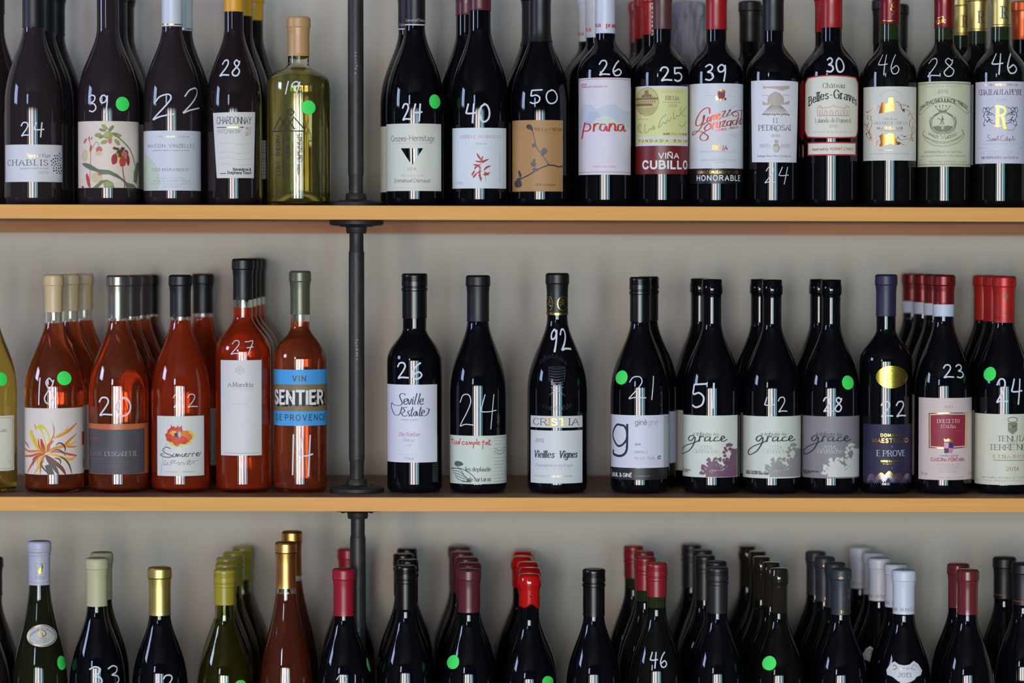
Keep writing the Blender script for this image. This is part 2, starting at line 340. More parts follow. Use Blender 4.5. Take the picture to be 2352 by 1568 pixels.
class Bottle:
    Y0 = (4.000, 4.000, 3.942); STEP = (0.079, 0.079, 0.0755)
    def __init__(s, shelf, cx, R, shape, label, row=0, top=None, H=None, glass='black', cap=None, capbot=None, captype='foil',
                 wine=None, fill=None, neck=26, group=None, ref=None, dy=0.0):
        s.shelf = shelf; s.row = row; s.cx = cx; s.shape = shape
        s.Y = s.Y0[shelf] + s.STEP[shelf] * row + dy
        yref = ref or (300, 880, 1420)[shelf]
        s.X = PT(cx, yref, s.Y)[0]; s.phi = math.atan2(s.X, s.Y); s.base = shelf_top(shelf, s.X) + 0.0002
        s.k = s.Y / FPX
        s.R = R * s.k; s.rn = neck * s.k - .0006
        if top is not None: H = PT(cx, top, s.Y)[1] - s.base
        s.H = H or 0.305
        s.root = empty('wine_bottle', (s.X, s.Y, s.base), label, 'bottle', group)
        s.F = (0, 0, 1); s.parts = []
        p, rf = outer_profile(shape, s.H, s.R, s.rn, cap is None)
        s.rf = rf; s.capz = 99; s.capt = 0
        if capbot is not None and cap is not None:
            s.capz = PT(cx, capbot, s.Y - s.rn)[1] - s.base
        if glass in ('black', 'green', 'blackbrown', 'blackgreen', 'brown', 'hazed'):
            c = {'black': (9, 10, 16), 'green': (26, 29, 16), 'blackbrown': (14, 13, 12), 'blackgreen': (13, 15, 15), 'brown': (34, 25, 28), 'hazed': (44, 35, 40)}[glass]  # last two tones lifted: window haze over the left bottles put into the colour
            g = mat('dark_bottle_glass', c, 0.035, ior=1.5, spec=0.38)
            ng = mat('green_neck_glass', (36, 47, 24), 0.06) if glass == 'blackgreen' else (mat('brown_neck_glass', (36, 32, 25), 0.05) if glass == 'blackbrown' else g)
            zf = (fill if fill else 0.0)
            zc = PT(cx, fill, s.Y)[1] - s.base if fill else 9
            lathe('glass', p, None, s.root, 56, mats=[g, ng], zmat=lambda z: 1 if z > zc else 0)
        else:
            tint = {'clear': (246, 248, 244), 'oliveclear': (176, 178, 110), 'yellowclear': (250, 250, 238)}[glass]
            g = mat('clear_bottle_glass', tint, 0.01, trans=1.0, ior=1.5)
            th = 0.0026
            inner = [(0, 0.0195), (s.R * .35 , 0.0165), (s.R * .62, 0.009), (s.R * .80, 0.0055), (s.R * .90, 0.0070), (s.R - th, 0.013)]
            fs, fn, ex = SHAPES[shape]
            for i in range(0, 19):
                z = s.H * (fs + (fn - fs) * i / 18); inner.append((rf(z) - th, z))
            itop = s.H - 0.004
            inner += [(s.rn - th, itop), (0, itop)]
            lathe('glass', p + inner[::-1], g, s.root, 56)
            if wine:
                zf = PT(cx, fill, s.Y)[1] - s.base
                wp = [(max(r - 0.0, 0) + (0.0002 if r > 0 else 0), z + (-0.0002 if z < .03 else 0)) for r, z in inner if z < zf - .001]
                wp += [(rf(zf) - th + .0002, zf), (0, zf)]
                lathe('wine', wp, wine, s.root, 56)
        if cap is not None:
            s.capt = 0.0007
            s.capsule(cap, captype)
        s.buf = None; s.eps = 0.0003
    def capsule(s, m, kind):
        H, rn, z0 = s.H, s.rn, s.capz; e = 0.0006
        if kind == 'foil':
            p = [(0, H + .0008), (rn - .001, H + .0008), (rn + .0012, H - .0006), (rn + .0018, H - .003), (rn + .0018, H - .0115), (rn + .0014, H - .0140), (rn + .0026, H - .0155), (rn + .0024, H - .0185), (rn + .0010, H - .0200), (rn + e + .0003, H - .024)]
            p = [(0, H + .0008), (rn - .001, H + .0008), (rn + .0010, H + .0001), (rn + .0022, H - .0020), (rn + .0024, H - .0130), (rn + .0014, H - .0146), (rn + .0009, H - .020)]
            n = 10
            for i in range(1, n + 1):
                z = (H - .020) + (z0 - (H - .020)) * i / n; p.append((s.rf(z) + e + (.0003 if i == n else 0), z))
            p.append((s.rf(z0) + .0001, z0 - .0002))
            lathe('capsule', p, m, s.root, 40, ang=0.45)
        elif kind == 'screw':
            p = [(0, H + .0008), (rn - .0005, H + .0008), (rn + .0012, H - .0004), (rn + .0018, H - .0020)]
            for i in range(3):
                z = H - .004 - i * .0022; p += [(rn + .0018, z), (rn + .0012, z - .0006), (rn + .0012, z - .0011), (rn + .0018, z - .0017)]
            p += [(rn + .0018, H - .0165), (rn + .0006, H - .0172), (rn + .0006, H - .0182), (rn + .0018, H - .019), (rn + .0018, H - .0225), (rn + .0009, H - .0235)]
            n = 8; za = H - .0235
            for i in range(1, n + 1):
                z = za + (z0 - za) * i / n; p.append((s.rf(z) + e + .0003, z))
            p.append((s.rf(z0) + .0001, z0 - .0002))
            lathe('screw_cap', p, m, s.root, 48, ang=0.4)
        elif kind == 'wax':
            p = [(0, H + .0030), (rn * .5, H + .0032), (rn, H + .0022), (rn + .0022, H - .001), (rn + .0034, H - .008), (rn + .0032, H - .013), (rn + .0014, H - .018)]
            n = 10
            for i in range(1, n + 1):
                z = (H - .018) + (z0 - (H - .018)) * i / n; p.append((s.rf(z) + .0014, z))
            p.append((s.rf(z0) + .0001, z0 - .0008))
            v, f = lathe_vf(p, 40)
            v = [(x, y, z + (0 if z > z0 + .012 else .0022 * sin(3 * math.atan2(x, -y) + 1.1) + .0012 * sin(5 * math.atan2(x, y)))) for x, y, z in v]
            link('wax_seal', v, f, m, s.root, smooth=True)
    # ---- drawing on the surface, in the photo's measures
    def px(s, x, y): ox, oy, k = s.F; return ox + x / k, oy + y / k
    def zloc(s, py):
        Zw = PT(s.cx, py, s.Y - s.R * .9)[1]; r = s.rf(Zw - s.base)
        return PT(s.cx, py, s.Y - r * .95)[1] - s.base
    def rr(s, z): return s.rf(z) + (0.0010 if z > s.capz - .0003 else 0)
    def u(s, x, rpx): return rpx * asin(max(-.985, min(.985, (x - s.cx) / rpx)))
    def put(s, u, y, rpx, eps):
        z = s.zloc(y); r = s.rr(z) + eps; a = u / rpx - s.phi
        return (r * sin(a), -r * cos(a), z)
    def rref(s, y): return s.rr(s.zloc(y)) / s.k
    def start(s, name, parent=None): s.buf = dict(name=name, parent=parent or s.root, v=[], f=[], m=[], i=[], n=0)
    def end(s):
        b = s.buf
        if b and b['f']:
            o = link(b['name'], b['v'], b['f'], b['m'], b['parent'], b['i'])
            s.buf = None; return o
        s.buf = None
    def _mi(s, m):
        b = s.buf
        if m not in b['m']: b['m'].append(m)
        return b['m'].index(m)
    def label(s, x0, y0, x1, y1, c, name='label', shape=None, rough=0.55, m=None):
        """a paper label; corners measured in the photo"""
        s.end()
        (X0, Y0), (X1, Y1) = s.px(x0, y0), s.px(x1, y1)
        m = m or paper(c, rough); rpx = s.rref((Y0 + Y1) / 2)
        s.lab = None
        if shape:
            s.start(name); s.poly(shape, m, e=0.0003, raw=False); s.lab = s.end()
        else:
            u0, u1 = s.u(X0, rpx), s.u(X1, rpx); nx, ny = 44, 5; v = []; f = []
            for j in range(ny + 1):
                for i in range(nx + 1):
                    v.append(s.put(u0 + (u1 - u0) * i / nx, Y0 + (Y1 - Y0) * j / ny, rpx, 0.0003))
            for j in range(ny):
                for i in range(nx):
                    a = j * (nx + 1) + i; f.append((a, a + nx + 1, a + nx + 2, a + 1))
            s.lab = link(name, v, f, m, s.root, smooth=True)
        s.eps = 0.00042; s.start('printed_design', s.lab)
        return s.lab
    def _tick(s, d=None):
        if d is None: d = 0.000032 if getattr(s, 'was_poly', 0) else 0.000004; s.was_poly = 0
        elif d > .00001: s.was_poly = 1
        s.eps += d; return s.eps
    def poly(s, pts, m, e=None, raw=False, maxw=3.4):
        P = [s.px(*p) for p in pts]
        rpx = s.rref(sum(p[1] for p in P) / len(P))
        P = [(s.u(x, rpx), y) for x, y in P]; e = e or s._tick(0.000022 if max(p[0] for p in P) - min(p[0] for p in P) > 12 else 0.000006)
        tris = tessellate_polygon([[Vector((x, y, 0)) for x, y in P]])
        T = [(P[a], P[b], P[c]) for a, b, c in tris]; b = s.buf; mi = s._mi(m)
        while T:
            t = T.pop()
            d = [abs(t[i][0] - t[(i + 1) % 3][0]) for i in range(3)]; k = max(range(3), key=lambda i: d[i])
            if d[k] > maxw:
                A, B, C = t[k], t[(k + 1) % 3], t[(k + 2) % 3]; Mp = ((A[0] + B[0]) / 2, (A[1] + B[1]) / 2)
                T += [(A, Mp, C), (Mp, B, C)]
            else:
                n = len(b['v']); b['v'] += [s.put(x, y, rpx, e) for x, y in t]; b['f'].append((n, n + 1, n + 2)); b['i'].append(mi)
    def rect(s, x0, y0, x1, y1, m): s.poly([(x0, y0), (x1, y0), (x1, y1), (x0, y1)], m)
    def blob(s, x, y, rx, ry, m, rot=0, n=14, jag=0.0, seed=0):
        r = random.Random(seed); P = []
        for i in range(n):
            a = 2 * pi * i / n; k = 1 + r.uniform(-jag, jag); dx, dy = rx * k * cos(a), ry * k * sin(a)
            P.append((x + dx * cos(rot) - dy * sin(rot), y + dx * sin(rot) + dy * cos(rot)))
        s.poly(P, m)
    def ribbon(s, P, w, mi, rpx, e, contrast=None, taper=False):
        """P in (u, y) px"""
        Q = [P[0]]
        for a, c in zip(P[:-1], P[1:]):
            d = math.dist(a, c)
            if d < 1e-6: continue
            n = max(1, int(max(d / 9, abs(a[0] - c[0]) / 4) + .9)); Q += [(a[0] + (c[0] - a[0]) * j / n, a[1] + (c[1] - a[1]) * j / n) for j in range(1, n + 1)]
        if len(Q) < 2: return
        b = s.buf; base = len(b['v']); N = len(Q)
        for i, q in enumerate(Q):
            p0 = Q[max(0, i - 1)]; p1 = Q[min(N - 1, i + 1)]
            dx, dy = p1[0] - p0[0], p1[1] - p0[1]; L = math.hypot(dx, dy) or 1; dx /= L; dy /= L
            ww = w
            if contrast: ww = w * (contrast + (1 - contrast) * abs(dy) ** 1.5)
            if taper: ww = w * (0.15 + 0.85 * sin(pi * min(1, max(0, (i + .3) / (N - .4)))) ** .7)
            h = ww / 2; x, y = q
            if i == 0: x -= dx * h * .6; y -= dy * h * .6
            if i == N - 1: x += dx * h * .6; y += dy * h * .6
            b['v'].append(s.put(x - dy * h, y + dx * h, rpx, e)); b['v'].append(s.put(x + dy * h, y - dx * h, rpx, e))
        for i in range(N - 1):
            k = base + 2 * i; b['f'].append((k, k + 1, k + 3, k + 2)); b['i'].append(mi)
    def line(s, pts, w, m, sm=True, taper=False, contrast=None):
        P = [s.px(*p) for p in pts]; rpx = s.rref(sum(p[1] for p in P) / len(P))
        P = [(s.u(x, rpx), y) for x, y in P]
        if sm: P = smooth_pts(P, 5)
        s.ribbon(P, w / s.F[2], s._mi(m), rpx, s._tick(), taper=taper, contrast=contrast)
    def text(s, t, x0, x1, yb, cap, m, style='serif', wt=None, slant=0.0, arch=0.0, rise=0.0, gap=18, contrast=None):
        hand = style == 'hand'
        if wt is None: wt = {'serif': .13, 'sans': .13, 'bold': .24, 'script': .11, 'hand': .1, 'light': .08}[style]
        if contrast is None: contrast = {'serif': .46, 'script': .42}.get(style)
        serif = style == 'serif'
        X0, Y0 = s.px(x0, yb); X1, _ = s.px(x1, yb); cp = cap / s.F[2]
        slant = tan(slant * pi / 180); rpx = s.rref(Y0); U0, U1 = s.u(X0, rpx), s.u(X1, rpx)
        adv = []; x = 0
        for ch in t:
            if ch == ' ': adv.append(None); x += 30; continue
            w_, st = glyph(ch, hand); adv.append((x, st)); x += w_ + gap + (0 if hand else max(0, wt * 100 - 10))
        tot = max(1, x - gap); ux = (U1 - U0) / tot; uy = cp / 100; w = wt * cp
        e = s._tick(); mi = s._mi(m); um = (U0 + U1) / 2
        def mp(p, x_):
            uu = U0 + (x_ + p[0] + slant * p[1] * (uy / max(ux, 1e-6))) * ux
            return (uu, Y0 - p[1] * uy + arch / s.F[2] * ((uu - um) / max(1e-6, (U1 - U0) / 2)) ** 2 - rise * (uu - U0))
        for a in adv:
            if a is None: continue
            x_, st = a
            for k, pts in st:
                P = [mp(p, x_) for p in pts]
                if k == 's': P = smooth_pts(P, 3 if cp < 7 else 5)
                s.ribbon(P, w, mi, rpx, e, contrast=contrast)
                if serif and cp > 5 and k == 'l' and len(pts) <= 3:
                    for p, q in ((pts[0], pts[1]), (pts[-1], pts[-2])):
                        if abs(p[1] - q[1]) > .8 * abs(p[0] - q[0]) and (p[1] in (0, 100, 64)) and p[0] not in (42, 33, 22, 35) :
                            c = mp(p, x_); h = .17 * cp
                            s.ribbon([(c[0] - h, c[1]), (c[0] + h, c[1])], w * .6, mi, rpx, e)
    def lines(s, x0, x1, y, dy, n, cap, m, seed=1, words='appellation controlee mis en bouteille au domaine produit de france viticulteurs'):
        """rows of very small print"""
        r = random.Random(seed); wd = words.split()
        for i in range(n):
            t = ' '.join(r.choice(wd) for _ in range(4)); g = r.uniform(0, .12) * (x1 - x0)
            s.text(t, x0 + g, x1 - g, y + i * dy, cap, m, 'light', gap=14)
    def mark(s, t, x0, x1, yb, cap, w=4.2, slant=0.0, rise=0.0):
        w *= 0.74
        s.end(); s.eps = 0.00085; s.start('price_marking')
        s.text(t, x0, x1, yb, cap, M_CHALK, 'hand', wt=w * s.F[2] / cap, slant=slant, rise=rise, gap=22)
        s.end()
    def dot(s, x, y, rx, ry):
        s.end(); s.start('price_dot'); s.eps = 0.0009; s.blob(x, y, rx, ry, M_DOT, n=32); s.end(); s.eps = .0003
    def fin(s): s.end(); return s
    def copies(s, specs, group, labels, skip=('price_marking', 'price_dot'), nolab=False, row0=1, st=1.0):
        """specs: cx of the bottles standing behind this one, nearest first"""
        out = []
        for i, (cx, lab) in enumerate(zip(specs, labels)):
            row = row0 + i * st; Y = s.Y + s.STEP[s.shelf] * row
            yref = (60, 660, 1330)[s.shelf]
            X = PT(cx, yref, Y)[0]
            r = s.root.copy(); COL.objects.link(r); r.location = (X, Y, shelf_top(s.shelf, X) + 0.0002)
            r['label'] = lab; r['group'] = group; s.root['group'] = group
            for ch in list(s.root.children):
                if ch.name.split('.')[0] in skip or (nolab and ch.name.startswith(('label', 'band', 'strip_label', 'bib'))): continue
                c = ch.copy(); COL.objects.link(c); c.parent = r
                for g_ in list(ch.children):
                    if ch.name.startswith('label'): continue
                    d = g_.copy(); COL.objects.link(d); d.parent = c
            out.append(r)
        return out
    def capsule_obj(s):
        for c in s.root.children:
            if c.name.startswith(('capsule', 'screw_cap', 'wax')): return c
    def capprint(s): s.end(); s.eps = 0.0004; s.start('printed_design', s.capsule_obj())

# ------------------------------------------------------------------ inks and capsule colours
K = ink((38, 40, 48)); GR = ink((120, 122, 128)); LG = ink((165, 168, 172)); RED = ink((200, 40, 40)); DR = ink((130, 25, 30)); BRN = ink((120, 90, 70))
WH = ink((230, 230, 232)); NAVY = ink((30, 60, 90)); PINK = ink((200, 90, 100)); ORG = ink((225, 110, 40)); YEL = ink((225, 205, 60)); GRN = ink((90, 105, 80))
OLV = ink((150, 160, 80)); MAUVE = ink((115, 75, 100)); GREY = ink((130, 128, 132)); TAN = ink((190, 160, 110)); BLK = ink((16, 16, 20))
WHITE_P = (214, 216, 222); CREAM = (216, 218, 206)
def capm(c, rough=0.35, metal=0.0): return mat('capsule_foil', c, rough, metal)
CB = capm((17, 17, 19), .42); CBP = capm((20, 17, 23), .45); CW = capm((206, 212, 226), .4); CY = capm((222, 160, 35), .4)
CMAR = capm((92, 34, 44), .32); CRED = capm((158, 26, 28), .33); CDR = capm((120, 22, 28), .3, .3); CGOLD = capm((232, 208, 126), .42, 1.0)
CTAN = mat('capsule_foil', (190, 150, 100), .35); CTAN2 = mat('capsule_foil', (206, 180, 138), .4); CTAUPE = capm((140, 135, 125), .3, .8)
COLV = capm((98, 102, 84), .35, .4); CNAVY = capm((42, 38, 70), .45); CCREAM = capm((186, 184, 146), .5); CYO = mat('capsule_foil', (158, 145, 42), .3)
CCOP = capm((234, 170, 100), .36, 1.0); CROSE = capm((150, 24, 44), .35); CORG = capm((205, 90, 40), .3, .6); CBR = capm((88, 48, 50), .4)
CSCREW = mat('screw_cap_black', (11, 11, 13), .28); CWAX = mat('red_wax', (190, 18, 18), .12, coat=.6); CCHAR = capm((48, 54, 62), .45)
def wine(name, c, t=0.75): return mat(name, c, 0.0, trans=t, ior=1.34)
ROSE = wine('rose_wine', (255, 120, 70), .82); ROSE2 = wine('rose_wine', (255, 90, 40), .66); WHITEW = wine('white_wine', (246, 232, 146), .94); YELW = wine('white_wine', (222, 190, 96), .8)
GROSE = wine('rose_wine', (176, 84, 56), .7); OLW = wine('white_wine', (120, 110, 30), .6)

T1, T2, T3, T4, T5 = (0, 0, 2.905), (400, 0, 2.905), (780, 0, 2.905), (1150, 0, 2.905), (1440, 0, 2.905)
T6, T7 = (1800, 0, 2.903), (2050, 0, 2.904)
LA = (870, 270, 5.227); LB = (170, 260, 7.468); LC = (1440, 170, 5.6); LD = (1970, 170, 6.157); LE = (30, 920, 5.113)
M1, M2, M3, M4, M5, M6 = (0, 560, 2.529), (400, 560, 2.529), (860, 600, 2.703), (1180, 600, 2.703), (1530, 600, 2.704), (1950, 600, 2.704)
B1, B2, B3, B4, B5, B6 = (0, 1150, 3.752), (440, 1150, 3.752), (840, 1150, 3.752), (1280, 1200, 4.262), (1640, 1200, 4.262), (1940, 1200, 4.26)
HT = 0.300

# ================================================================== UPPER SHELF
b = Bottle(0, -14, 62, 'burgundy', 'dark bottle cut off by the left edge, left of the small white-labelled bottle', row=1, H=.31, cap=CB, capbot=30, glass='brown', dy=.03).fin()

b = Bottle(0, 78, 66.5, 'burgundy', 'dark bottle priced 24 with the lowest, short white label at far left of upper shelf', H=.305, cap=CBP, capbot=62, glass='hazed', neck=25)
b.F = T1
b.label(40, 964, 411, 1213, WHITE_P)
b.text('CHABLIS', 57, 316, 1103, 37, K, 'serif', gap=34)
b.text('Pays d Yser', 168, 330, 1050, 26, GOLDFOIL, 'script', slant=20)
b.text('Appellation Chablis Controlée', 132, 316, 1128, 12, GR, 'light', slant=15)
b.text('2013', 250, 312, 1159, 17, GR, 'serif', slant=15, gap=40)
r = random.Random(3)
for i in range(60):
    rad = 70 * sqrt((i + .6) / 60); a = i * 2.4
    x, y = 405 + rad * cos(a) * .98, 1090 + rad * 1.12 * sin(a)
    if x < 405: b.blob(x, y, 4.6, 5.2, K, n=6, jag=.3, seed=i, rot=i)
b.mark('24', 143, 290, 908, 92, w=4.0)
b.copies([102, 125], 'dark bottles filed behind the short white label', ['dark bottle just behind the short-labelled white wine at far left', 'dark bottle hindmost behind the short-labelled wine at far left'], nolab=True)

b = Bottle(0, 249, 70, 'burgundy', 'dark bottle priced 39 with cream label of painted orchids and a green dot', H=.305, cap=CBP, capbot=-20, glass='hazed', neck=26)
b.F = LB
b.label(80, 135, 1100, 1278, (224, 208, 196))
OL1 = ink((150, 156, 90)); OL2 = ink((120, 128, 82)); LEAF = ink((98, 112, 86)); LEAF2 = ink((112, 122, 84)); PALE = ink((206, 190, 150)); PK = ink((190, 110, 90)); DK = ink((92, 58, 50)); CR = ink((160, 36, 36)); CR2 = ink((186, 62, 50))
b.line([(750, 410), (850, 500), (950, 620), (1010, 780), (1035, 900)], 22, LEAF2)
for (x, y, rx, ry, ro, m) in [(530, 240, 70, 32, .7, OL1), (635, 265, 68, 30, -.9, OL2), (490, 290, 60, 24, .3, OL2), (420, 375, 62, 38, -.1, OL1), (475, 405, 50, 26, -.4, OL2), (720, 370, 80, 34, .35, OL2), (770, 380, 40, 24, 0, OL1), (520, 495, 60, 36, -.3, OL1), (735, 495, 66, 34, .9, OL1), (615, 470, 34, 58, 0, PK), (585, 380, 80, 66, 0, OL1), (560, 365, 40, 34, 0, ink((176, 170, 100)))]:
    b.blob(x, y, rx, ry, m, rot=ro, jag=.07, seed=int(x))
b.line([(270, 420), (290, 560), (292, 800), (285, 1000), (270, 1275)], 10, PK)
b.line([(320, 600), (370, 510), (410, 500), (430, 560)], 8, OL2)
for (x, y, rx, ry, ro, m) in [(205, 470, 18, 55, .5, PK), (270, 430, 14, 38, 0, PK), (310, 430, 10, 30, .4, PK), (295, 610, 18, 60, .15, ink((190, 90, 50))), (435, 630, 50, 66, 0, PK), (430, 690, 55, 40, 0, PALE), (190, 720, 50, 110, .1, PALE), (250, 1150, 26, 130, -.2, CR2), (400, 1100, 90, 90, 0, PALE), (470, 1030, 60, 30, -.3, PK), (160, 1265, 16, 24, 0, CR)]:
    b.blob(x, y, rx, ry, m, rot=ro, jag=.16, seed=int(x + y))
b.poly([(148, 860), (200, 848), (280, 868), (420, 960), (600, 975), (740, 1050), (820, 1120), (900, 1190), (1000, 1215), (1050, 1275), (880, 1275), (860, 1200), (780, 1130), (600, 1050), (480, 1050), (380, 1000), (280, 970), (200, 920)], LEAF)
b.poly([(330, 1275), (470, 1150), (560, 1140), (640, 1175), (690, 1275), (520, 1275), (500, 1190), (420, 1275)], LEAF2)
b.blob(590, 1220, 80, 50, OL1, jag=.1)
b.poly([(1010, 1000), (1060, 820), (1095, 860), (1070, 1080), (1050, 1210), (1005, 1160)], LEAF)
b.line([(820, 900), (828, 1020), (850, 1150), (852, 1275)], 16, ink((130, 76, 60)))
for (x, y, rx, ry, ro, m) in [(690, 600, 34, 26, .3, DK), (730, 612, 40, 22, 0, DK), (825, 610, 34, 30, 0, DK), (885, 670, 30, 50, -.4, DK), (780, 690, 60, 70, 0, DK), (850, 700, 48, 56, 0, PK), (720, 720, 40, 46, 0, OL1), (775, 780, 50, 24, 0, YEL), (685, 790, 52, 96, .15, CR), (910, 800, 28, 92, -.05, CR), (825, 830, 56, 90, .1, CR2)]:
    b.blob(x, y, rx, ry, m, rot=ro, jag=.1, seed=int(x * 3))
b.F = T1
b.mark('39', 598, 722, 745, 112, w=4.2)
b.dot(814, 692, 43, 48)
b.copies([267, 284], 'dark bottles filed behind the orchid label', ['dark bottle just behind the orchid-labelled one', 'dark bottle hindmost behind the orchid-labelled one'], row0=1.07, st=1.07)

b = Bottle(0, 396, 66, 'burgundy', 'dark bottle priced 22 with white capsule, white label with pale green corner', H=.305, cap=CW, capbot=60, glass='hazed', neck=24)
b.F = LB
b.label(1190, 298, 2165, 1325, (208, 212, 222))
PG = ink((192, 204, 188))
b.poly([(1192, 690), (1300, 740), (1390, 860), (1460, 1000), (1480, 1180), (1440, 1322), (1192, 1322)], PG)
b.text('VIN DE BOURGOGNE', 1340, 1970, 412, 22, GOLDFOIL, 'sans', gap=40)
b.text('MACON', 1278, 1565, 585, 54, GR, 'sans', gap=26); b.text('VINZELLES', 1632, 2055, 585, 54, GR, 'sans', gap=26)
b.text('Appellation Macon Vinzelles Controlée', 1350, 1970, 646, 22, GR, 'sans', gap=20)
b.text('"LES MORANDES"', 1350, 1965, 990, 48, GR, 'sans', gap=32)
b.text('MIS EN BOUTEILLE A LA PROPRIETE', 1410, 1905, 1122, 18, GR, 'light'); b.text('CELINE & LAURENT TRIPOZ', 1350, 1985, 1176, 30, GR, 'light', gap=40)
b.text('VIGNERONS RECOLTANTS LOCHE MACON FRANCE', 1310, 2010, 1220, 18, GR, 'light'); b.text('PRODUIT DE FRANCE', 1510, 1800, 1266, 18, GR, 'light')
b.F = T1; b.mark('22', 1015, 1318, 805, 152, w=4.6, slant=12, rise=.22)
b.capprint(); b.F = T1; b.line([(1085, 160), (1150, 163), (1215, 162)], 7, GOLDFOIL); b.end()
b.copies([419], 'white-capped bottles left of the pipe post', ['white-capped dark bottle behind the front white-capped one priced 22'], nolab=True)

b = Bottle(0, 538, 63, 'burgundy', 'dark bottle priced 28 with yellow capsule and tapering white CHARDONNAY label', H=.305, cap=CY, capbot=26, glass='brown', neck=23)
b.F = T2
b.label(0, 0, 0, 0, (212, 212, 208), shape=[(262, 752), (538, 745), (528, 1187), (286, 1188)])
b.text('CHARDONNAY', 288, 512, 826, 46, K, 'light', gap=12); b.line([(290, 850), (352, 850)], 5, K, sm=False); b.line([(352, 849), (460, 849)], 8, GOLDFOIL, sm=False)
b.text('PATCHWORK', 290, 442, 890, 26, GR, 'light', slant=15, gap=10)
for j, ch in enumerate('4102'): b.text(ch, 474, 496, 858 + j * 15, 12, K, 'sans')
b.line([(505, 845), (505, 902)], 4, ORG, sm=False)
for j, yy in enumerate((960, 1020, 1060, 1100)): b.line([(300, yy), (360, yy - 8), (430, yy + 4), (500, yy - 4)], 5, ink((196, 198, 198)))
b.text('Bénédicte &', 394, 510, 1138, 17, K, 'bold'); b.text('Stéphane Tissot', 356, 512, 1160, 17, K, 'bold'); b.line([(310, 1158), (346, 1157)], 5, K, sm=False)
b.mark('28', 305, 438, 508, 108, w=5.0, slant=6)
b.fin()
b = Bottle(0, 559, 63, 'burgundy', 'yellow-capped dark bottle in the middle of its file, back label showing', row=1, H=b.H, cap=CY, capbot=36, glass='brown', neck=22.5, group='yellow-capped bottles')
b.F = T2; b.label(440, 934, 607, 1192, (206, 204, 222), name='label')
for j in range(11): b.line([(562, 952 + j * 21), (603, 952 + j * 21)], 5 if j in (3, 5) else 3, K if j in (2, 3, 5) else GR, sm=False)
b.end(); b.copies([583], 'yellow-capped bottles', ['yellow-capped dark bottle at the back of its file'], nolab=True)

b = Bottle(0, 686, 73, 'squat', 'clear bottle of white wine priced 19 with tan capsule and black print on the glass', top=40, cap=CTAN, capbot=128, glass='yellowclear', wine=WHITEW, fill=158, neck=25)
b.F = T2; b.start('printed_design'); b.eps = .0004
b.line([(778, 728), (800, 748), (778, 770), (757, 748), (778, 728)], 8, BLK)
b.line([(672, 862), (710, 782), (760, 862)], 8, BLK, sm=False); b.line([(705, 862), (752, 782), (805, 862)], 8, BLK, sm=False); b.line([(745, 862), (800, 782), (868, 862)], 8, BLK, sm=False)
b.line([(662, 874), (872, 874)], 8, BLK, sm=False); b.line([(730, 890), (730, 1180)], 6, BLK, sm=False); b.line([(795, 885), (795, 1100)], 3, BLK, sm=False)
def vtext(b, t, x, y0, y1, h, m, wt=.2):
    """letters running up the bottle"""
    n = len(t); d = (y0 - y1) / n
    for j, ch in enumerate(t):
        if ch == ' ': continue
        w_, st = glyph(ch); yy = y0 - j * d
        for k, pts in st:
            P = [(x + h * (1 - p[1] / 100), yy - p[0] / 78 * d) for p in pts]
            b.line(P, h * wt, m, sm=(k == 's'))
vtext(b, 'LOST THEORY', 684, 1168, 896, 24, BLK); vtext(b, '2015 ALBARINO', 748, 1168, 896, 24, BLK)
vtext(b, 'ANDRUS ISLAND VINEYARD', 820, 1166, 890, 14, BLK); vtext(b, 'LODI CALIFORNIA', 840, 1075, 890, 14, BLK)
b.F = T2; b.mark('19', 745, 830, 625, 82, w=4.0, slant=10); b.dot(894, 717, 46, 47); b.fin()

b = Bottle(0, 953, 66, 'burgundy', 'dark bottle priced 24 with cream label bearing a cut-out triangle and a green dot', H=.307, cap=CB, capbot=58, neck=24)
b.F = LA
b.label(90, 72, 745, 880, CREAM)
b.text('Crozes-', 158, 355, 282, 66, K, 'light'); b.text('Hermitage', 370, 664, 282, 74, K, 'light', wt=.06)
b.text('Appellation Crozes-Hermitage Controlée', 205, 610, 314, 14, LG, 'light')
b.poly([(268, 368), (530, 368), (398, 572)], mat('dark_bottle_glass', (9, 10, 16), 0.035, ior=1.5))
b.text('2014', 348, 442, 632, 30, K, 'light', gap=44); b.text('Mis en bouteille', 268, 540, 706, 24, LG, 'script', slant=15)
b.text('Emmanuel Darnaud', 195, 608, 776, 44, K, 'light')
b.lines(120, 700, 108, 10, 1, 12, LG, 4); b.lines(110, 700, 850, 12, 1, 14, LG, 5)
b.F = T3; b.mark('24', 422, 548, 802, 110, w=5.2); b.dot(631, 675, 36, 48)
b.capprint(); b.F = T3; b.line([(436, 163), (510, 166), (581, 164)], 7, WH, sm=False); b.text('Emmanuel Darnaud', 446, 640, 143, 18, LG, 'serif'); b.end()
b.copies([938], 'black-capped bottles right of the pipe post', ['black-capped bottle behind the cream triangle label'])

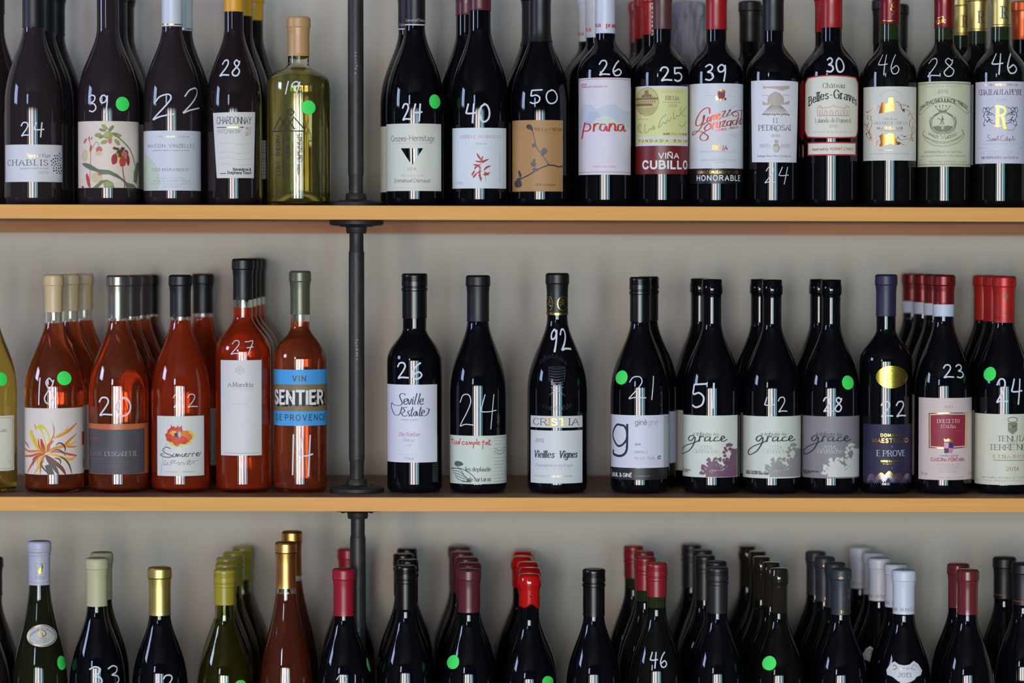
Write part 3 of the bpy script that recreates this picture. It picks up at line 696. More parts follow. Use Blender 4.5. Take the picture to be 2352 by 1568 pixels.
b = Bottle(0, 1102, 66.5, 'burgundy', 'dark bottle priced 40 with white label of a small red flower', H=.307, cap=CMAR, capbot=23, neck=26)
b.F = LA
b.label(888, 122, 1525, 850, (214, 222, 232))
b.text('ARNOT-ROBERTS', 975, 1462, 245, 34, ink((200, 110, 120)), 'serif', gap=28); b.text('SYRAH', 1172, 1295, 326, 24, GR, 'serif'); b.text('SONOMA COAST', 1115, 1335, 366, 14, LG, 'light'); b.text('2013', 935, 1013, 798, 28, PINK, 'serif')
RF = ink((178, 50, 46)); RF2 = ink((210, 110, 100))
for P in [[(1180, 430), (1200, 470), (1240, 520)], [(1160, 522), (1220, 530), (1260, 515)], [(1245, 470), (1235, 510)], [(1315, 500), (1270, 520), (1240, 545)], [(1135, 565), (1190, 575), (1225, 620)], [(1220, 560), (1170, 590), (1150, 620)], [(1340, 578), (1290, 600), (1260, 635)], [(1120, 690), (1150, 640)], [(1180, 660), (1150, 700), (1132, 722)], [(1330, 660), (1290, 680), (1250, 680)], [(1210, 620), (1215, 700), (1225, 765)], [(1285, 660), (1275, 700)], [(1310, 690), (1270, 655)], [(1200, 690), (1235, 740)], [(1225, 640), (1190, 665)]]:
    b.line(P, 23, RF, taper=True)
b.line([(1240, 500), (1225, 600), (1215, 700)], 4, RF2); b.line([(1280, 690), (1284, 785)], 5, RF2)
for j in range(14): b.line([(1440, 420 + j * 27), (1452 + (j % 3) * 3, 440 + j * 26)], 14, ink((190, 198, 210)), taper=True)
b.F = T3; b.mark('40', 845, 996, 812, 120, w=5.6)
b.copies([1072], 'maroon-capped bottles on the upper shelf', ['maroon-capped bottle behind the red flower label'], nolab=True)

b = Bottle(0, 1241, 68, 'burgundy', 'dark bottle priced 50 with brown kraft label of a budding twig', H=.302, cap=CB, capbot=95, neck=24)
b.F = LA
b.label(1608, 30, 2206, 886, (176, 134, 84))
TW = ink((62, 56, 62)); TW2 = ink((100, 92, 98))
b.line([(2205, 578), (2160, 590), (2110, 575), (2050, 570), (2030, 560)], 18, TW); b.line([(2040, 565), (1990, 490), (1960, 440), (1900, 370), (1880, 300), (1862, 220), (1845, 150)], 13, TW2)
b.line([(2040, 568), (1960, 600), (1880, 640), (1800, 690), (1740, 720), (1700, 735)], 15, TW)
for (x, y, rx, ry, ro) in [(1810, 112, 36, 30, .5), (1862, 335, 26, 26, 0), (1985, 405, 38, 38, 0), (1965, 445, 20, 18, 0), (1858, 562, 34, 32, 0), (1868, 515, 16, 22, 0), (1885, 625, 38, 22, .2), (1680, 790, 44, 50, 0), (1690, 735, 26, 16, 0), (1698, 675, 16, 44, -.25), (1840, 140, 14, 20, 0)]:
    b.blob(x, y, rx, ry, TW if y > 640 or y < 150 else TW2, rot=ro, jag=.12, seed=int(x + y))
b.text('VILLA CREEK', 1875, 2190, 158, 32, ink((80, 60, 44)), 'serif', wt=.18, gap=24); b.text('PASO ROBLES', 1930, 2140, 190, 14, ink((110, 84, 60)), 'light'); b.text('2012 Avenger', 1885, 2115, 818, 28, ink((80, 60, 48)), 'serif')
b.F = T4; b.mark('50', 200, 372, 690, 92, w=4.4)
b.copies([1222], 'black-capped bottles behind the kraft label', ['black-capped bottle behind the kraft twig label'], row0=1.03)

b = Bottle(0, 1390, 63, 'bordeaux', 'dark bottle priced 26, white capsule, tall white label of pale hills, red script', H=.305, cap=CW, capbot=76, neck=23.5)
b.F = T4
b.label(522, 518, 865, 1165, (218, 214, 226))
HB = ink((196, 202, 220)); HG = ink((202, 216, 208)); HB2 = ink((184, 192, 216))
b.poly([(524, 770), (545, 700), (600, 695), (640, 735), (700, 700), (760, 695), (820, 740), (862, 735), (862, 850), (524, 850)], HB); b.poly([(600, 735), (660, 760), (700, 830), (560, 840)], HB2)
b.poly([(590, 850), (640, 790), (700, 770), (770, 800), (840, 850), (835, 870), (560, 870)], HG); b.poly([(524, 850), (862, 850), (862, 868), (524, 868)], ink((206, 208, 226)))
for yy in (526, 1146): b.line([(523, yy + 4), (690, yy), (863, yy + 5)], 3, PINK, sm=False)
b.text('2012', 543, 576, 568, 12, RED, 'bold'); b.text('DENOMINACION DE ORIGEN MONTSANT', 543, 712, 583, 9, RED, 'sans')
for P in [[(566, 818), (556, 860), (546, 920)], [(560, 826), (590, 826), (602, 850), (585, 872), (560, 872)], [(622, 874), (626, 828)], [(624, 848), (640, 826), (658, 826)], [(700, 832), (672, 830), (664, 862), (688, 872), (704, 840), (708, 872), (718, 868)], [(722, 874), (728, 828)], [(726, 850), (744, 826), (762, 836), (762, 870), (776, 868)], [(812, 830), (786, 834), (780, 864), (802, 870), (816, 836), (820, 872), (834, 868)]]:
    b.line(P, 14, RED, contrast=.5)
b.text('VINO ECOLOGICO', 620, 768, 1116, 9, RED, 'sans')
b.mark('26', 655, 800, 503, 100, w=4.6)
b.capprint(); b.F = T4
b.text('prana', 704, 790, 182, 30, RED, 'script', wt=.2); b.text('na', 632, 668, 178, 30, RED, 'script', wt=.2); b.end()
b.copies([1368, 1351], 'white-capped bottles of the pale hills label file', ['white-capped bottle second in the file of the pale hills label', 'white-capped bottle hindmost in the file of the pale hills label'], nolab=True)

b = Bottle(0, 1521, 61.5, 'bordeaux', 'dark bottle priced 25 with yellow and dark red label, bold white letters', H=.300, cap=CBR, capbot=66, neck=21.5)
b.F = LC
b.label(103, 152, 779, 922, (214, 214, 226)); YL = ink((216, 216, 150))
b.poly([(125, 178), (777, 182), (774, 802), (135, 798), (122, 770)], YL); b.poly([(122, 830), (776, 836), (774, 896), (122, 890)], YL)
BW = ink((140, 112, 80))
b.blob(262, 352, 150, 185, ink((196, 188, 130)), n=26); b.line([(262 + 145 * cos(a / 10 * pi), 352 + 180 * sin(a / 10 * pi)) for a in range(21)], 5, BW)
b.poly([(190, 296), (200, 262), (228, 262), (232, 206), (278, 204), (284, 258), (318, 262), (330, 296)], BW)
b.poly([(126, 300), (400, 300), (408, 330), (124, 328)], BW); b.poly([(126, 372), (330, 378), (330, 408), (126, 408)], ink((150, 96, 76)))
for j in range(9): b.poly([(140 + j * 27, 340), (152 + j * 27, 340), (152 + j * 27, 366), (140 + j * 27, 366)], BW)
for j in range(5): b.line([(140 + j * 8, 430 + j * 20), (260, 440 + j * 16), (385 - j * 12, 430 + j * 20)], 4, BW)
b.text('VINOS FINOS', 436, 712, 244, 34, ink((180, 176, 120)), 'script', slant=10); b.text('RIOJA', 500, 664, 334, 52, ink((110, 110, 70)), 'serif'); b.line([(462, 362), (690, 364)], 4, BW, sm=False); b.text('2008', 530, 636, 420, 28, ink((150, 148, 90)), 'sans')
for P in [[(140, 700), (170, 640), (190, 660), (165, 700), (190, 752), (200, 740)], [(165, 640), (150, 720), (175, 750)], [(240, 640), (232, 740), (270, 745), (300, 700), (320, 720), (345, 660), (350, 715), (372, 680)], [(500, 520), (440, 580), (405, 690), (440, 660), (470, 620), (490, 640), (520, 590), (545, 610), (570, 560)], [(595, 490), (600, 580), (640, 530), (660, 540), (700, 500)], [(690, 430), (680, 500), (740, 440), (755, 400)], [(665, 640), (690, 672), (730, 650), (750, 600)], [(700, 520), (740, 545), (750, 540)]]:
    b.line(P, 5, ink((96, 92, 70)))
b.line([(140, 575), (280, 577)], 3, BW, sm=False); b.text('HARO', 470, 552, 782, 24, ink((80, 76, 56)), 'bold'); b.text('(Rioja Alta)', 570, 700, 780, 24, ink((110, 104, 70)), 'script'); b.text('ESP', 712, 768, 784, 24, ink((80, 76, 56)), 'bold')
b.text('FUNDADA', 165, 535, 872, 28, ink((110, 100, 60)), 'bold', gap=60); b.text('EN 18', 602, 765, 874, 28, ink((110, 100, 60)), 'bold', gap=50)
b.label(103, 922, 779, 1286, (112, 28, 26), name='label', rough=.4)
b.text('VIÑA', 410, 668, 1084, 68, WH, 'bold', wt=.2); b.text('CUBILLO', 212, 774, 1212, 94, WH, 'bold', wt=.26)
b.F = T4; b.mark('25', 1068, 1212, 540, 92, w=5.4, slant=-4)
b.fin()
b = Bottle(0, 1495, 58, 'bordeaux', 'dark bottle with white-patterned red capsule just behind the yellow and dark red label', row=1, H=.300, cap=CRED, capbot=79, neck=21)
b.capprint(); b.F = T5
for j in range(8): b.line([(165 + (j % 2) * 6, 235 - j * 30), (178, 218 - j * 30), (168, 205 - j * 30)], 7, WH)
b.end()
b.copies([1478, 1466], 'red-capped bottles behind the yellow and dark red label', ['red-capped bottle second behind the yellow and dark red label', 'red-capped bottle hindmost behind the yellow and dark red label'])

b = Bottle(0, 1645, 62, 'bordeaux', 'dark bottle with red capsule, orange script label and black lower band, priced 39', H=.302, cap=CRED, capbot=67, neck=24)
b.F = LC
b.label(796, 120, 1508, 1213, (216, 218, 226))
b.blob(1212, 268, 48, 58, RED, n=18); b.blob(1212, 262, 24, 34, MAUVE); b.line([(1168, 228), (1195, 280), (1180, 320)], 9, NAVY); b.line([(1262, 228), (1236, 280), (1256, 320)], 9, NAVY)
for (x, y) in [(1212, 212), (1160, 322), (1212, 336), (1262, 322), (1150, 300), (1240, 218)]: b.blob(x, y, 17, 20, GOLDFOIL, n=7, jag=.3, seed=x)
b.line([(1005, 276), (1130, 280)], 3, LG, sm=False); b.line([(1290, 284), (1390, 290)], 3, LG, sm=False)
RC = mat('orange_foil', (190, 76, 44), .4, .5)
for P, w_ in [([(1066, 500), (1060, 440), (1010, 440), (940, 500), (895, 600), (900, 660), (950, 650), (990, 590), (1000, 530)], 17), ([(990, 540), (975, 640), (930, 720), (860, 780), (850, 760), (880, 730), (960, 740), (1010, 770), (1045, 800), (1030, 845), (970, 852), (945, 810), (975, 760), (1020, 735)], 16),
    ([(1048, 560), (1030, 610), (1060, 600), (1076, 560), (1048, 560)], 14), ([(1060, 510), (1075, 490)], 10), ([(1090, 545), (1078, 610)], 14), ([(1085, 560), (1112, 530), (1112, 590)], 14), ([(1114, 552), (1142, 520), (1140, 585)], 14),
    ([(1160, 560), (1195, 530), (1180, 508), (1155, 550), (1170, 585), (1210, 560)], 14), ([(1215, 490), (1265, 475), (1225, 550), (1290, 540)], 14), ([(1300, 470), (1330, 460), (1280, 530), (1330, 520)], 13),
    ([(1340, 500), (1370, 540), (1430, 520), (1400, 480), (1350, 500), (1400, 470), (1490, 455)], 14), ([(1470, 460), (1450, 640)], 15), ([(1080, 640), (1040, 650), (1000, 700), (1030, 725), (1080, 690), (1070, 640), (1020, 625), (985, 650)], 15),
    ([(1110, 640), (1098, 712)], 14), ([(1104, 670), (1130, 625), (1150, 640)], 13), ([(1165, 620), (1155, 690), (1190, 680), (1200, 612), (1192, 690)], 14), ([(1215, 620), (1262, 600), (1222, 675), (1275, 662)], 14),
    ([(1330, 600), (1290, 615), (1285, 660), (1320, 650), (1340, 595), (1325, 665)], 14), ([(1400, 590), (1360, 600), (1355, 645), (1390, 640), (1430, 540), (1400, 650)], 14), ([(1450, 580), (1432, 620), (1455, 640), (1480, 600), (1470, 570), (1450, 580)], 14)]:
    b.line(P, w_ * 1.25, RC, contrast=.42)
b.text('HARO - RIOJA', 1140, 1428, 740, 26, RC, 'bold', rise=.16)
for j in range(5): b.line([(1300 + j * 22, 780 + j * 8), (1330 + j * 24, 760), (1350 + j * 16, 820)], 5, ink((206, 190, 186)))
b.line([(1320, 450), (1400, 395), (1470, 450)], 4, LG, sm=False)
b.text('RIOJA', 1104, 1294, 975, 54, mat('orange_foil', (240, 130, 50), .3, .6), 'bold', wt=.2); b.text('DENOMINACION DE ORIGEN CALIFICADA', 950, 1415, 1006, 18, LG, 'light')
b.text('EMBOTELLADO', 1130, 1275, 1085, 12, LG, 'light'); b.text('BODEGAS GOMEZ CRUZADO HARO ESPAÑA'.replace('Ñ', 'N'), 962, 1410, 1114, 16, LG, 'sans'); b.text('HARO ESPANA', 1130, 1275, 1142, 14, LG, 'sans')
b.label(800, 1216, 1504, 1408, (22, 22, 25), name='band', rough=.4)
b.text('GOMEZ CRUZADO RESERVA', 912, 1440, 1276, 30, GOLDFOIL, 'bold', wt=.2); b.text('HONORABLE', 908, 1452, 1368, 64, WH, 'sans', wt=.19, gap=30)
b.F = T5; b.mark('39', 522, 660, 535, 105, w=5.0); b.fin()

# tissue wrapped bottle behind
def wrapped(cx, row, label):
    Y = 4.0 + .079 * row; X = PT(cx, 60, Y)[0]; e = empty('wrapped_bottle', (X, Y, shelf_top(0, X) + .0002), label, 'bottle')
    p, rf = outer_profile('bordeaux', .300, .034, .020)
    q = [(r + .0012 if r > 0 else 0, z) for r, z in p]
    pr = []
    for (r0, z0), (r1, z1) in zip(q[:-1], q[1:]):
        for j in range(4): pr.append((r0 + (r1 - r0) * j / 4, z0 + (z1 - z0) * j / 4))
    v, f = lathe_vf(pr + [q[-1]], 60); rr_ = random.Random(5)
    ph = [rr_.uniform(0, 6) for _ in range(8)]
    nv = []
    for x, y, z in v:
        a = math.atan2(x, -y); d = .0016 * sin(7 * a + 60 * z + ph[0]) + .0012 * sin(13 * a - 90 * z + ph[1]) + .0010 * sin(5 * a + 170 * z + ph[2])
        r_ = math.hypot(x, y); k = (r_ + d) / r_ if r_ > .004 else 1
        nv.append((x * k, y * k, z))
    link('tissue_paper', nv, f, mat('tissue_paper', (150, 146, 158), .6, bump=.6, scale=120), e, smooth=True)
wrapped(1583, 3, 'bottle wrapped in crumpled grey tissue paper behind the gap left of the red-capped one')

b = Bottle(0, 1775, 61, 'bordeaux', 'dark bottle with white label of a sepia vineyard sketch and a scratched price below it', H=.302, cap=CB, capbot=70, neck=24)
b.F = LC
b.label(0, 0, 0, 0, (222, 222, 232), shape=[(1600, 82), (1700, 80), (1800, 80), (1900, 82), (2000, 84), (2100, 88), (2195, 93), (2175, 1134), (2080, 1136), (1900, 1136), (1740, 1134), (1614, 1130)])
SP = ink((150, 126, 108)); SP2 = ink((186, 172, 164))
b.poly([(1745, 150), (1800, 160), (2085, 150), (2080, 190), (1990, 215), (1900, 190), (1800, 180), (1760, 195)], SP2)
b.poly([(1815, 378), (1818, 310), (1850, 265), (1906, 232), (1970, 262), (2006, 310), (2006, 370), (1930, 388)], SP2); b.line([(1815, 378), (1818, 310), (1850, 265), (1906, 232), (1970, 262), (2006, 310), (2006, 370)], 6, SP); b.line([(1740, 270), (1830, 280)], 4, SP); b.line([(2000, 275), (2084, 268)], 4, SP)
b.poly([(1745, 350), (1815, 380), (1930, 388), (2010, 372), (2084, 340), (2084, 390), (1745, 400)], SP2)
for j in range(15): b.line([(1912 + (j - 7) * 7, 395), (1912 + (j - 7) * 14, 440), (1912 + (j - 7) * 24, 525)], 8, SP, taper=True)
for j in range(12): b.blob(1755 + j * 29, 515 + (j % 3) * 4, 14, 12, SP, n=7, jag=.3, seed=j)
b.text('EL', 1884, 1948, 626, 58, GR, 'serif', gap=40); b.text('PEDROSAL', 1702, 2118, 724, 66, ink((84, 84, 92)), 'serif', gap=18); b.line([(1900, 690), (1920, 735), (1945, 740)], 7, GR)
b.text('2013', 1858, 1964, 812, 36, GR, 'serif'); b.text('RIBERA', 1714, 1852, 936, 34, GR, 'light'); b.text('DUERO', 1982, 2095, 936, 34, GR, 'light'); b.text('Denominación'.replace('ó', 'ó') + ' de Origen', 1714, 2095, 956, 12, GR, 'light')
b.blob(1918, 868, 26, 26, SP2, n=8, jag=.4); b.blob(1920, 950, 44, 60, ink((200, 196, 180)), n=14, jag=.15); b.line([(1885, 925), (1920, 905), (1950, 930), (1940, 1000), (1900, 1000)], 5, SP); b.text('DEL', 1890, 1950, 932, 30, SP, 'serif')
b.text('Bodegas Hnos. Pérez Pascuas, S.L.', 1684, 2108, 1066, 28, GR, 'serif', gap=14); b.lines(1760, 2060, 1096, 10, 1, 10, LG, 8)
b.F = T5; b.mark('24', 918, 1068, 1222, 110, w=2.6, slant=8); b.fin()
b = Bottle(0, 1722, 60, 'bordeaux', 'black-capped bottle behind, between the orange script label and vineyard sketch', row=2, top=4, cap=CB, capbot=95, neck=24)
b.fin(); b.copies([1745], 'black-capped pair behind the vineyard sketch bottle', ['black-capped bottle hindmost behind the vineyard sketch bottle'])

b = Bottle(0, 1909, 62.5, 'bordeaux', 'dark bottle priced 30 with red-bordered cream label and a red-edged strip below', H=.303, cap=CRED, capbot=63, neck=24.5)
b.F = T6
sh = [(160, 512), (230, 503), (320, 500), (410, 503), (478, 510), (495, 545), (495, 700), (493, 870), (486, 905), (478, 916), (400, 921), (320, 922), (230, 920), (160, 914), (140, 870), (141, 700), (142, 550)]
b.label(0, 0, 0, 0, (190, 44, 50), shape=sh)
c0 = (318, 711); b.poly([(c0[0] + (x - c0[0]) * .965, c0[1] + (y - c0[1]) * .962) for x, y in sh], paper((222, 222, 206)))
b.text('Château', 262, 402, 586, 32, ink((80, 80, 84)), 'serif'); b.text('Belles-Graves', 172, 482, 656, 56, ink((50, 50, 54)), 'serif', wt=.17, arch=46)
CP = ink((210, 140, 140))
b.line([(228, 770), (228, 716), (258, 716), (258, 770)], 4, CP, sm=False); b.line([(404, 770), (404, 716), (434, 716), (434, 770)], 4, CP, sm=False); b.line([(258, 722), (318, 712), (331, 702), (344, 712), (404, 722)], 4, CP, sm=False); b.line([(228, 771), (434, 771)], 5, CP, sm=False); b.line([(232, 716), (243, 700), (255, 716)], 4, CP, sm=False); b.line([(408, 716), (419, 700), (430, 716)], 4, CP, sm=False)
for x in (280, 318, 354, 388): b.line([(x - 8, 770), (x - 8, 745), (x, 736), (x + 8, 745), (x + 8, 770)], 4, CP)
for x in (243, 419): b.line([(x, 770), (x, 735)], 6, CP, sm=False)
b.text('Lalande de Pomerol', 215, 442, 816, 28, GR, 'serif', gap=14); b.text('2010', 304, 360, 850, 18, GR, 'serif', gap=24); b.text('GRAND VIN DE BORDEAUX', 200, 450, 885, 11, PINK, 'light', gap=34)
b.label(162, 946, 480, 1036, (190, 44, 50), name='strip_label'); b.rect(168, 955, 474, 1027, paper((222, 222, 210)))
b.text('Imported by', 195, 300, 1001, 16, PINK, 'bold'); b.text('KERMIT LYNCH', 312, 458, 1000, 16, PINK, 'bold', wt=.2)
b.mark('30', 284, 398, 480, 94, w=5.4)
b.copies([1896], 'red-capped bottles beside the pricing 30', ['red-capped bottle behind the red-bordered label'])

b = Bottle(0, 2043, 61, 'bordeaux', 'dark bottle priced 46 with white label and orange-gold wreath', H=.303, cap=CDR, capbot=54, neck=23, glass='blackgreen', fill=84)
b.F = LD
b.label(86, 176, 820, 1222, (216, 216, 208))
b.text('GRAND VIN DE BORDEAUX', 315, 625, 236, 22, LG, 'light', arch=84, gap=24)
BG = mat('orange_gold_foil', (240, 150, 80), .3, 1.0)
r = random.Random(11)
b.poly([(300, 560), (320, 480), (340, 400), (370, 400), (385, 440), (430, 405), (438, 335), (500, 333), (506, 405), (530, 440), (520, 520), (470, 525), (400, 540)], BG)
b.poly([(310, 1020), (330, 960), (312, 880), (340, 845), (400, 860), (450, 835), (510, 845), (530, 900), (560, 960), (600, 980), (590, 1000), (510, 1000), (460, 980), (390, 1010), (340, 1025)], BG)
SW = [[(320, 470), (280, 440), (232, 455), (290, 480)], [(560, 400), (600, 430), (620, 500), (650, 540), (640, 490)], [(590, 440), (650, 430), (700, 455)], [(150, 540), (200, 500), (300, 500)], [(215, 600), (160, 580), (145, 620), (190, 650)], [(190, 600), (210, 700), (170, 800), (210, 880)], [(110, 690), (140, 720), (120, 740)], [(160, 680), (140, 780), (190, 800)], [(130, 840), (140, 880)], [(170, 820), (190, 900), (260, 940), (340, 940)], [(160, 930), (240, 930), (300, 960)], [(250, 960), (250, 1010), (280, 1000), (270, 960)], [(620, 500), (700, 510), (750, 560), (760, 640)], [(750, 600), (800, 660), (770, 700), (790, 760)], [(740, 640), (720, 720), (760, 800), (750, 880)], [(760, 760), (800, 800), (760, 860)], [(560, 880), (600, 930), (680, 920), (760, 900)], [(580, 960), (640, 1000), (670, 1010)], [(560, 900), (540, 940), (600, 980)], [(750, 900), (770, 940), (740, 940)], [(600, 860), (650, 880), (680, 870)], [(240, 570), (230, 520)], [(700, 590), (730, 560)], [(250, 880), (300, 870), (330, 890)]]
for P in SW: b.line(P, 11, BG, contrast=.3)
for i in range(26):
    P = r.choice(SW); q = r.choice(P); b.blob(q[0] + r.uniform(-14, 14), q[1] + r.uniform(-14, 14), 11, 8, BG if i % 2 else ink((180, 140, 120)), rot=r.uniform(0, 3), n=7, jag=.3, seed=i)
b.text('2011', 412, 540, 580, 16, LG, 'light', gap=70); b.text('CHATEAU', 372, 556, 652, 34, GR, 'serif', wt=.09); b.text('MOULIN DE TRICOT', 248, 692, 712, 38, GR, 'serif', wt=.09, gap=12); b.text('MARGAUX', 274, 634, 782, 34, BG, 'bold', wt=.2, gap=30); b.line([(300, 800), (625, 803)], 4, GR, sm=False)
b.text('PRODUCE OF FRANCE', 300, 510, 1084, 14, BG, 'light'); b.lines(175, 735, 1132, 10, 1, 16, GR, 9, 'mis en bouteille au chateau'); b.text('75 cl', 100, 140, 1132, 22, LG, 'light'); b.text('13%', 765, 800, 1128, 22, LG, 'light')
b.F = T6; b.mark('46', 625, 765, 492, 130, w=2.8)
b.capprint(); b.F = T6; b.line([(660, 135), (700, 140), (750, 134)], 4, GOLDFOIL); b.line([(735, 10), (715, 40), (745, 60), (720, 100)], 5, GOLDFOIL); b.line([(745, 30), (710, 60), (740, 80)], 4, GOLDFOIL); b.end()
b = Bottle(0, 2026, 58, 'bordeaux', 'black-capped bottle behind the wreath label, left of two', row=1, top=0, cap=CB, capbot=100, neck=22).fin()
b.copies([2063], 'black-capped pair behind the wreath label', ['black-capped bottle behind the wreath label, right of two'])

b = Bottle(0, 2168, 61, 'bordeaux', 'dark bottle priced 28 with pale green label, crest and windmill medallion', H=.303, cap=CDR, capbot=63, neck=23, glass='blackgreen', fill=84)
b.F = LD
b.label(855, 104, 1586, 1308, (206, 208, 178)); GK = ink((70, 74, 60)); GG = ink((120, 124, 100))
for o_ in (24, 34): b.line([(866, 108 + o_), (1220, 100 + o_), (1578, 108 + o_), (1578, 1308 - o_), (1220, 1306 - o_), (866, 1308 - o_), (866, 108 + o_)], 4, GK, sm=False)
b.text('GRAND VIN DE BORDEAUX', 955, 1470, 184, 22, GG, 'light', gap=44); b.text('2012', 1135, 1275, 268, 42, GG, 'sans', gap=24)
b.line([(875, 545), (960, 440), (1080, 360), (1210, 325), (1340, 350), (1470, 430), (1555, 530), (1545, 548), (1510, 540), (1430, 470), (1330, 410), (1210, 385), (1080, 420), (970, 490), (900, 560), (875, 545)], 5, GK)
b.text('CHATEAU MOULIN DE TRICOT', 888, 1545, 398, 54, GK, 'sans', wt=.15, gap=10, arch=116)
b.line([(1105, 455), (1140, 505), (1200, 518), (1260, 505), (1296, 455)], 6, GK); b.poly([(1140, 500), (1200, 515), (1262, 500), (1255, 540), (1150, 540)], GG)
for x, y in ((1105, 455), (1160, 452), (1203, 445), (1250, 452), (1296, 455)): b.blob(x, y, 9, 9, GK, n=8); b.line([(x, y), (1200 + (x - 1200) * .7, 505)], 4, GK, sm=False)
for rr_, w_ in ((150, 9), (134, 4)): b.line([(1206 + rr_ * 1.12 * cos(a / 12 * pi), 690 + rr_ * sin(a / 12 * pi)) for a in range(25)], w_, GK)
for sg in (-1, 1): b.line([(1206 + sg * 165, 600), (1206 + sg * 182, 680), (1206 + sg * 150, 800), (1206 + sg * 60, 850)], 9, GG); b.line([(1206 + sg * 60, 560), (1206 + sg * 130, 600), (1206 + sg * 160, 650)], 9, GG)
b.poly([(1072, 740), (1140, 730), (1200, 745), (1270, 728), (1338, 742), (1310, 790), (1250, 818), (1160, 818), (1100, 790)], GG)
b.poly([(1185, 780), (1188, 640), (1215, 640), (1220, 780)], ink((180, 182, 154))); b.poly([(1180, 645), (1200, 610), (1222, 645)], GK)
b.line([(1140, 625), (1190, 660), (1165, 715)], 9, GK, sm=False); b.line([(1195, 590), (1205, 650)], 8, GK, sm=False); b.line([(1190, 650), (1225, 710)], 6, GK, sm=False)
b.line([(1170, 850), (1204, 915), (1240, 850)], 6, GK, sm=False)
b.line([(925, 850), (1000, 900), (1100, 945), (1210, 960), (1330, 940), (1430, 890), (1490, 840)], 5, GK); b.line([(935, 860), (990, 950), (1090, 1005), (1210, 1022), (1330, 1000), (1430, 950), (1500, 860)], 5, GK); b.line([(925, 850), (950, 790)], 7, GK, sm=False); b.line([(1495, 850), (1468, 785)], 14, GG, sm=False)
b.text('HAUT', 1016, 1150, 862, 42, GK, 'sans', rise=-.42); b.text('MÉDOC', 1240, 1392, 928, 38, GK, 'sans', rise=.38); b.text('APPELLATION HAUT MEDOC CONTROLEE', 966, 1446, 992, 22, GK, 'light', arch=-95, gap=14)
b.text('MIS EN BOUTEILLE AU CHATEAU', 955, 1462, 1114, 26, GG, 'sans', gap=14); b.text('BRUNO ET PASCALE REY, PROPRIETAIRES A ARSAC GIRONDE FRANCE', 900, 1520, 1168, 20, GG, 'light', gap=12); b.text('PRODUCT OF FRANCE - CONTAINS SULFITES', 1022, 1390, 1250, 20, GG, 'light'); b.text('ALC 13% BY VOL', 1430, 1535, 1250, 18, GG, 'light'); b.text('750 ML', 880, 925, 1218, 16, GK, 'light'); b.text('L 12', 885, 908, 1252, 16, GK, 'light')
b.F = T7; b.mark('28', 232, 410, 512, 124, w=3.2)
b.capprint(); b.F = T7
b.text('MEDOC', 285, 352, 152, 20, GOLDFOIL, 'script', wt=.2); b.line([(300, 120), (335, 112), (320, 150), (290, 160)], 5, GOLDFOIL); b.end(); b.fin()

b = Bottle(0, 2297, 61, 'bordeaux', 'gold-capped dark bottle priced 46, pale label with large gold R and lions', H=.303, cap=CGOLD, capbot=61, neck=23, glass='blackgreen', fill=80)
b.F = LD
b.label(1672, 104, 2398, 1264, (210, 210, 226))
b.text('GRAND VIN DE BORDEAUX', 1792, 2254, 166, 30, GOLDFOIL, 'serif', gap=14); RP = ink((110, 50, 80))
b.text('CHATEAU LA PEYRE', 1726, 2312, 290, 72, RP, 'serif', gap=10); b.text('2010', 1960, 2094, 388, 40, LG, 'serif', gap=30)
GF = mat('bright_gold_foil', (250, 215, 70), .25, 1.0)
b.line([(1978, 455), (1978, 735)], 44, GF, sm=False); b.line([(1938, 458), (2030, 458)], 10, GF, sm=False); b.line([(1934, 733), (2020, 733)], 10, GF, sm=False)
b.line([(1990, 462), (2050, 470), (2084, 520), (2060, 575), (2000, 590)], 26, GF); b.line([(2040, 590), (2062, 660), (2070, 740), (2098, 785)], 36, GF)
LI = ink((60, 66, 84))
for sg, x0 in ((1, 1850), (-1, 2180)):
    for P in [[(0, 470), (-30, 480), (-35, 520), (0, 540), (20, 500), (0, 470)], [(-30, 520), (-60, 580), (-40, 640), (-10, 660)], [(20, 500), (60, 470), (80, 465)], [(10, 540), (60, 560), (80, 590)], [(-20, 560), (30, 580), (50, 560)], [(-40, 640), (-60, 700), (-40, 730), (-66, 720)], [(0, 650), (50, 690), (90, 700)], [(-60, 480), (-75, 520), (-50, 560), (-72, 600)], [(0, 600), (20, 640), (60, 660)], [(-30, 500), (-50, 470), (-70, 470)]]:
        b.line([(x0 + sg * x, y) for x, y in P], 8, LI)
    for j in range(7): b.blob(x0 + sg * (-25 + (j * 17) % 45), 490 + j * 30, 14, 9, LI, rot=j, n=7, jag=.4, seed=j)
b.line([(2090, 700), (2160, 690), (2218, 730), (2190, 790), (2110, 790)], 5, LI)
for P in [[(1880, 865), (1850, 860), (1845, 890), (1875, 910), (1862, 945), (1830, 940)], [(1900, 915), (1885, 935), (1905, 945), (1920, 905), (1925, 945), (1940, 915), (1940, 945), (1955, 910), (1965, 945), (1985, 870), (1990, 945)], [(2060, 870), (2025, 880), (2035, 905), (2010, 925), (2040, 948), (2070, 930)], [(2080, 915), (2090, 945), (2110, 880), (2108, 945), (2130, 915), (2140, 945), (2150, 910), (2145, 965)], [(2160, 915), (2175, 940), (2190, 870), (2195, 940), (2215, 915), (2225, 940)]]:
    b.line(P, 6, ink((140, 80, 110)))
b.text('APPELLATION SAINT-ESTEPHE CONTROLEE', 1770, 2270, 996, 16, LG, 'light'); b.text('ALC. 13% VOL', 1706, 1852, 1052, 22, LG, 'light'); b.text('750 ML', 2272, 2320, 1050, 22, LG, 'light'); b.lines(1750, 2320, 1100, 30, 2, 14, LG, 3)
b.text('MIS EN BOUTEILLE AU CHATEAU', 1766, 2262, 1196, 32, RP, 'serif', gap=10)
b.F = T7; b.mark('46', 655, 822, 488, 132, w=4.4)
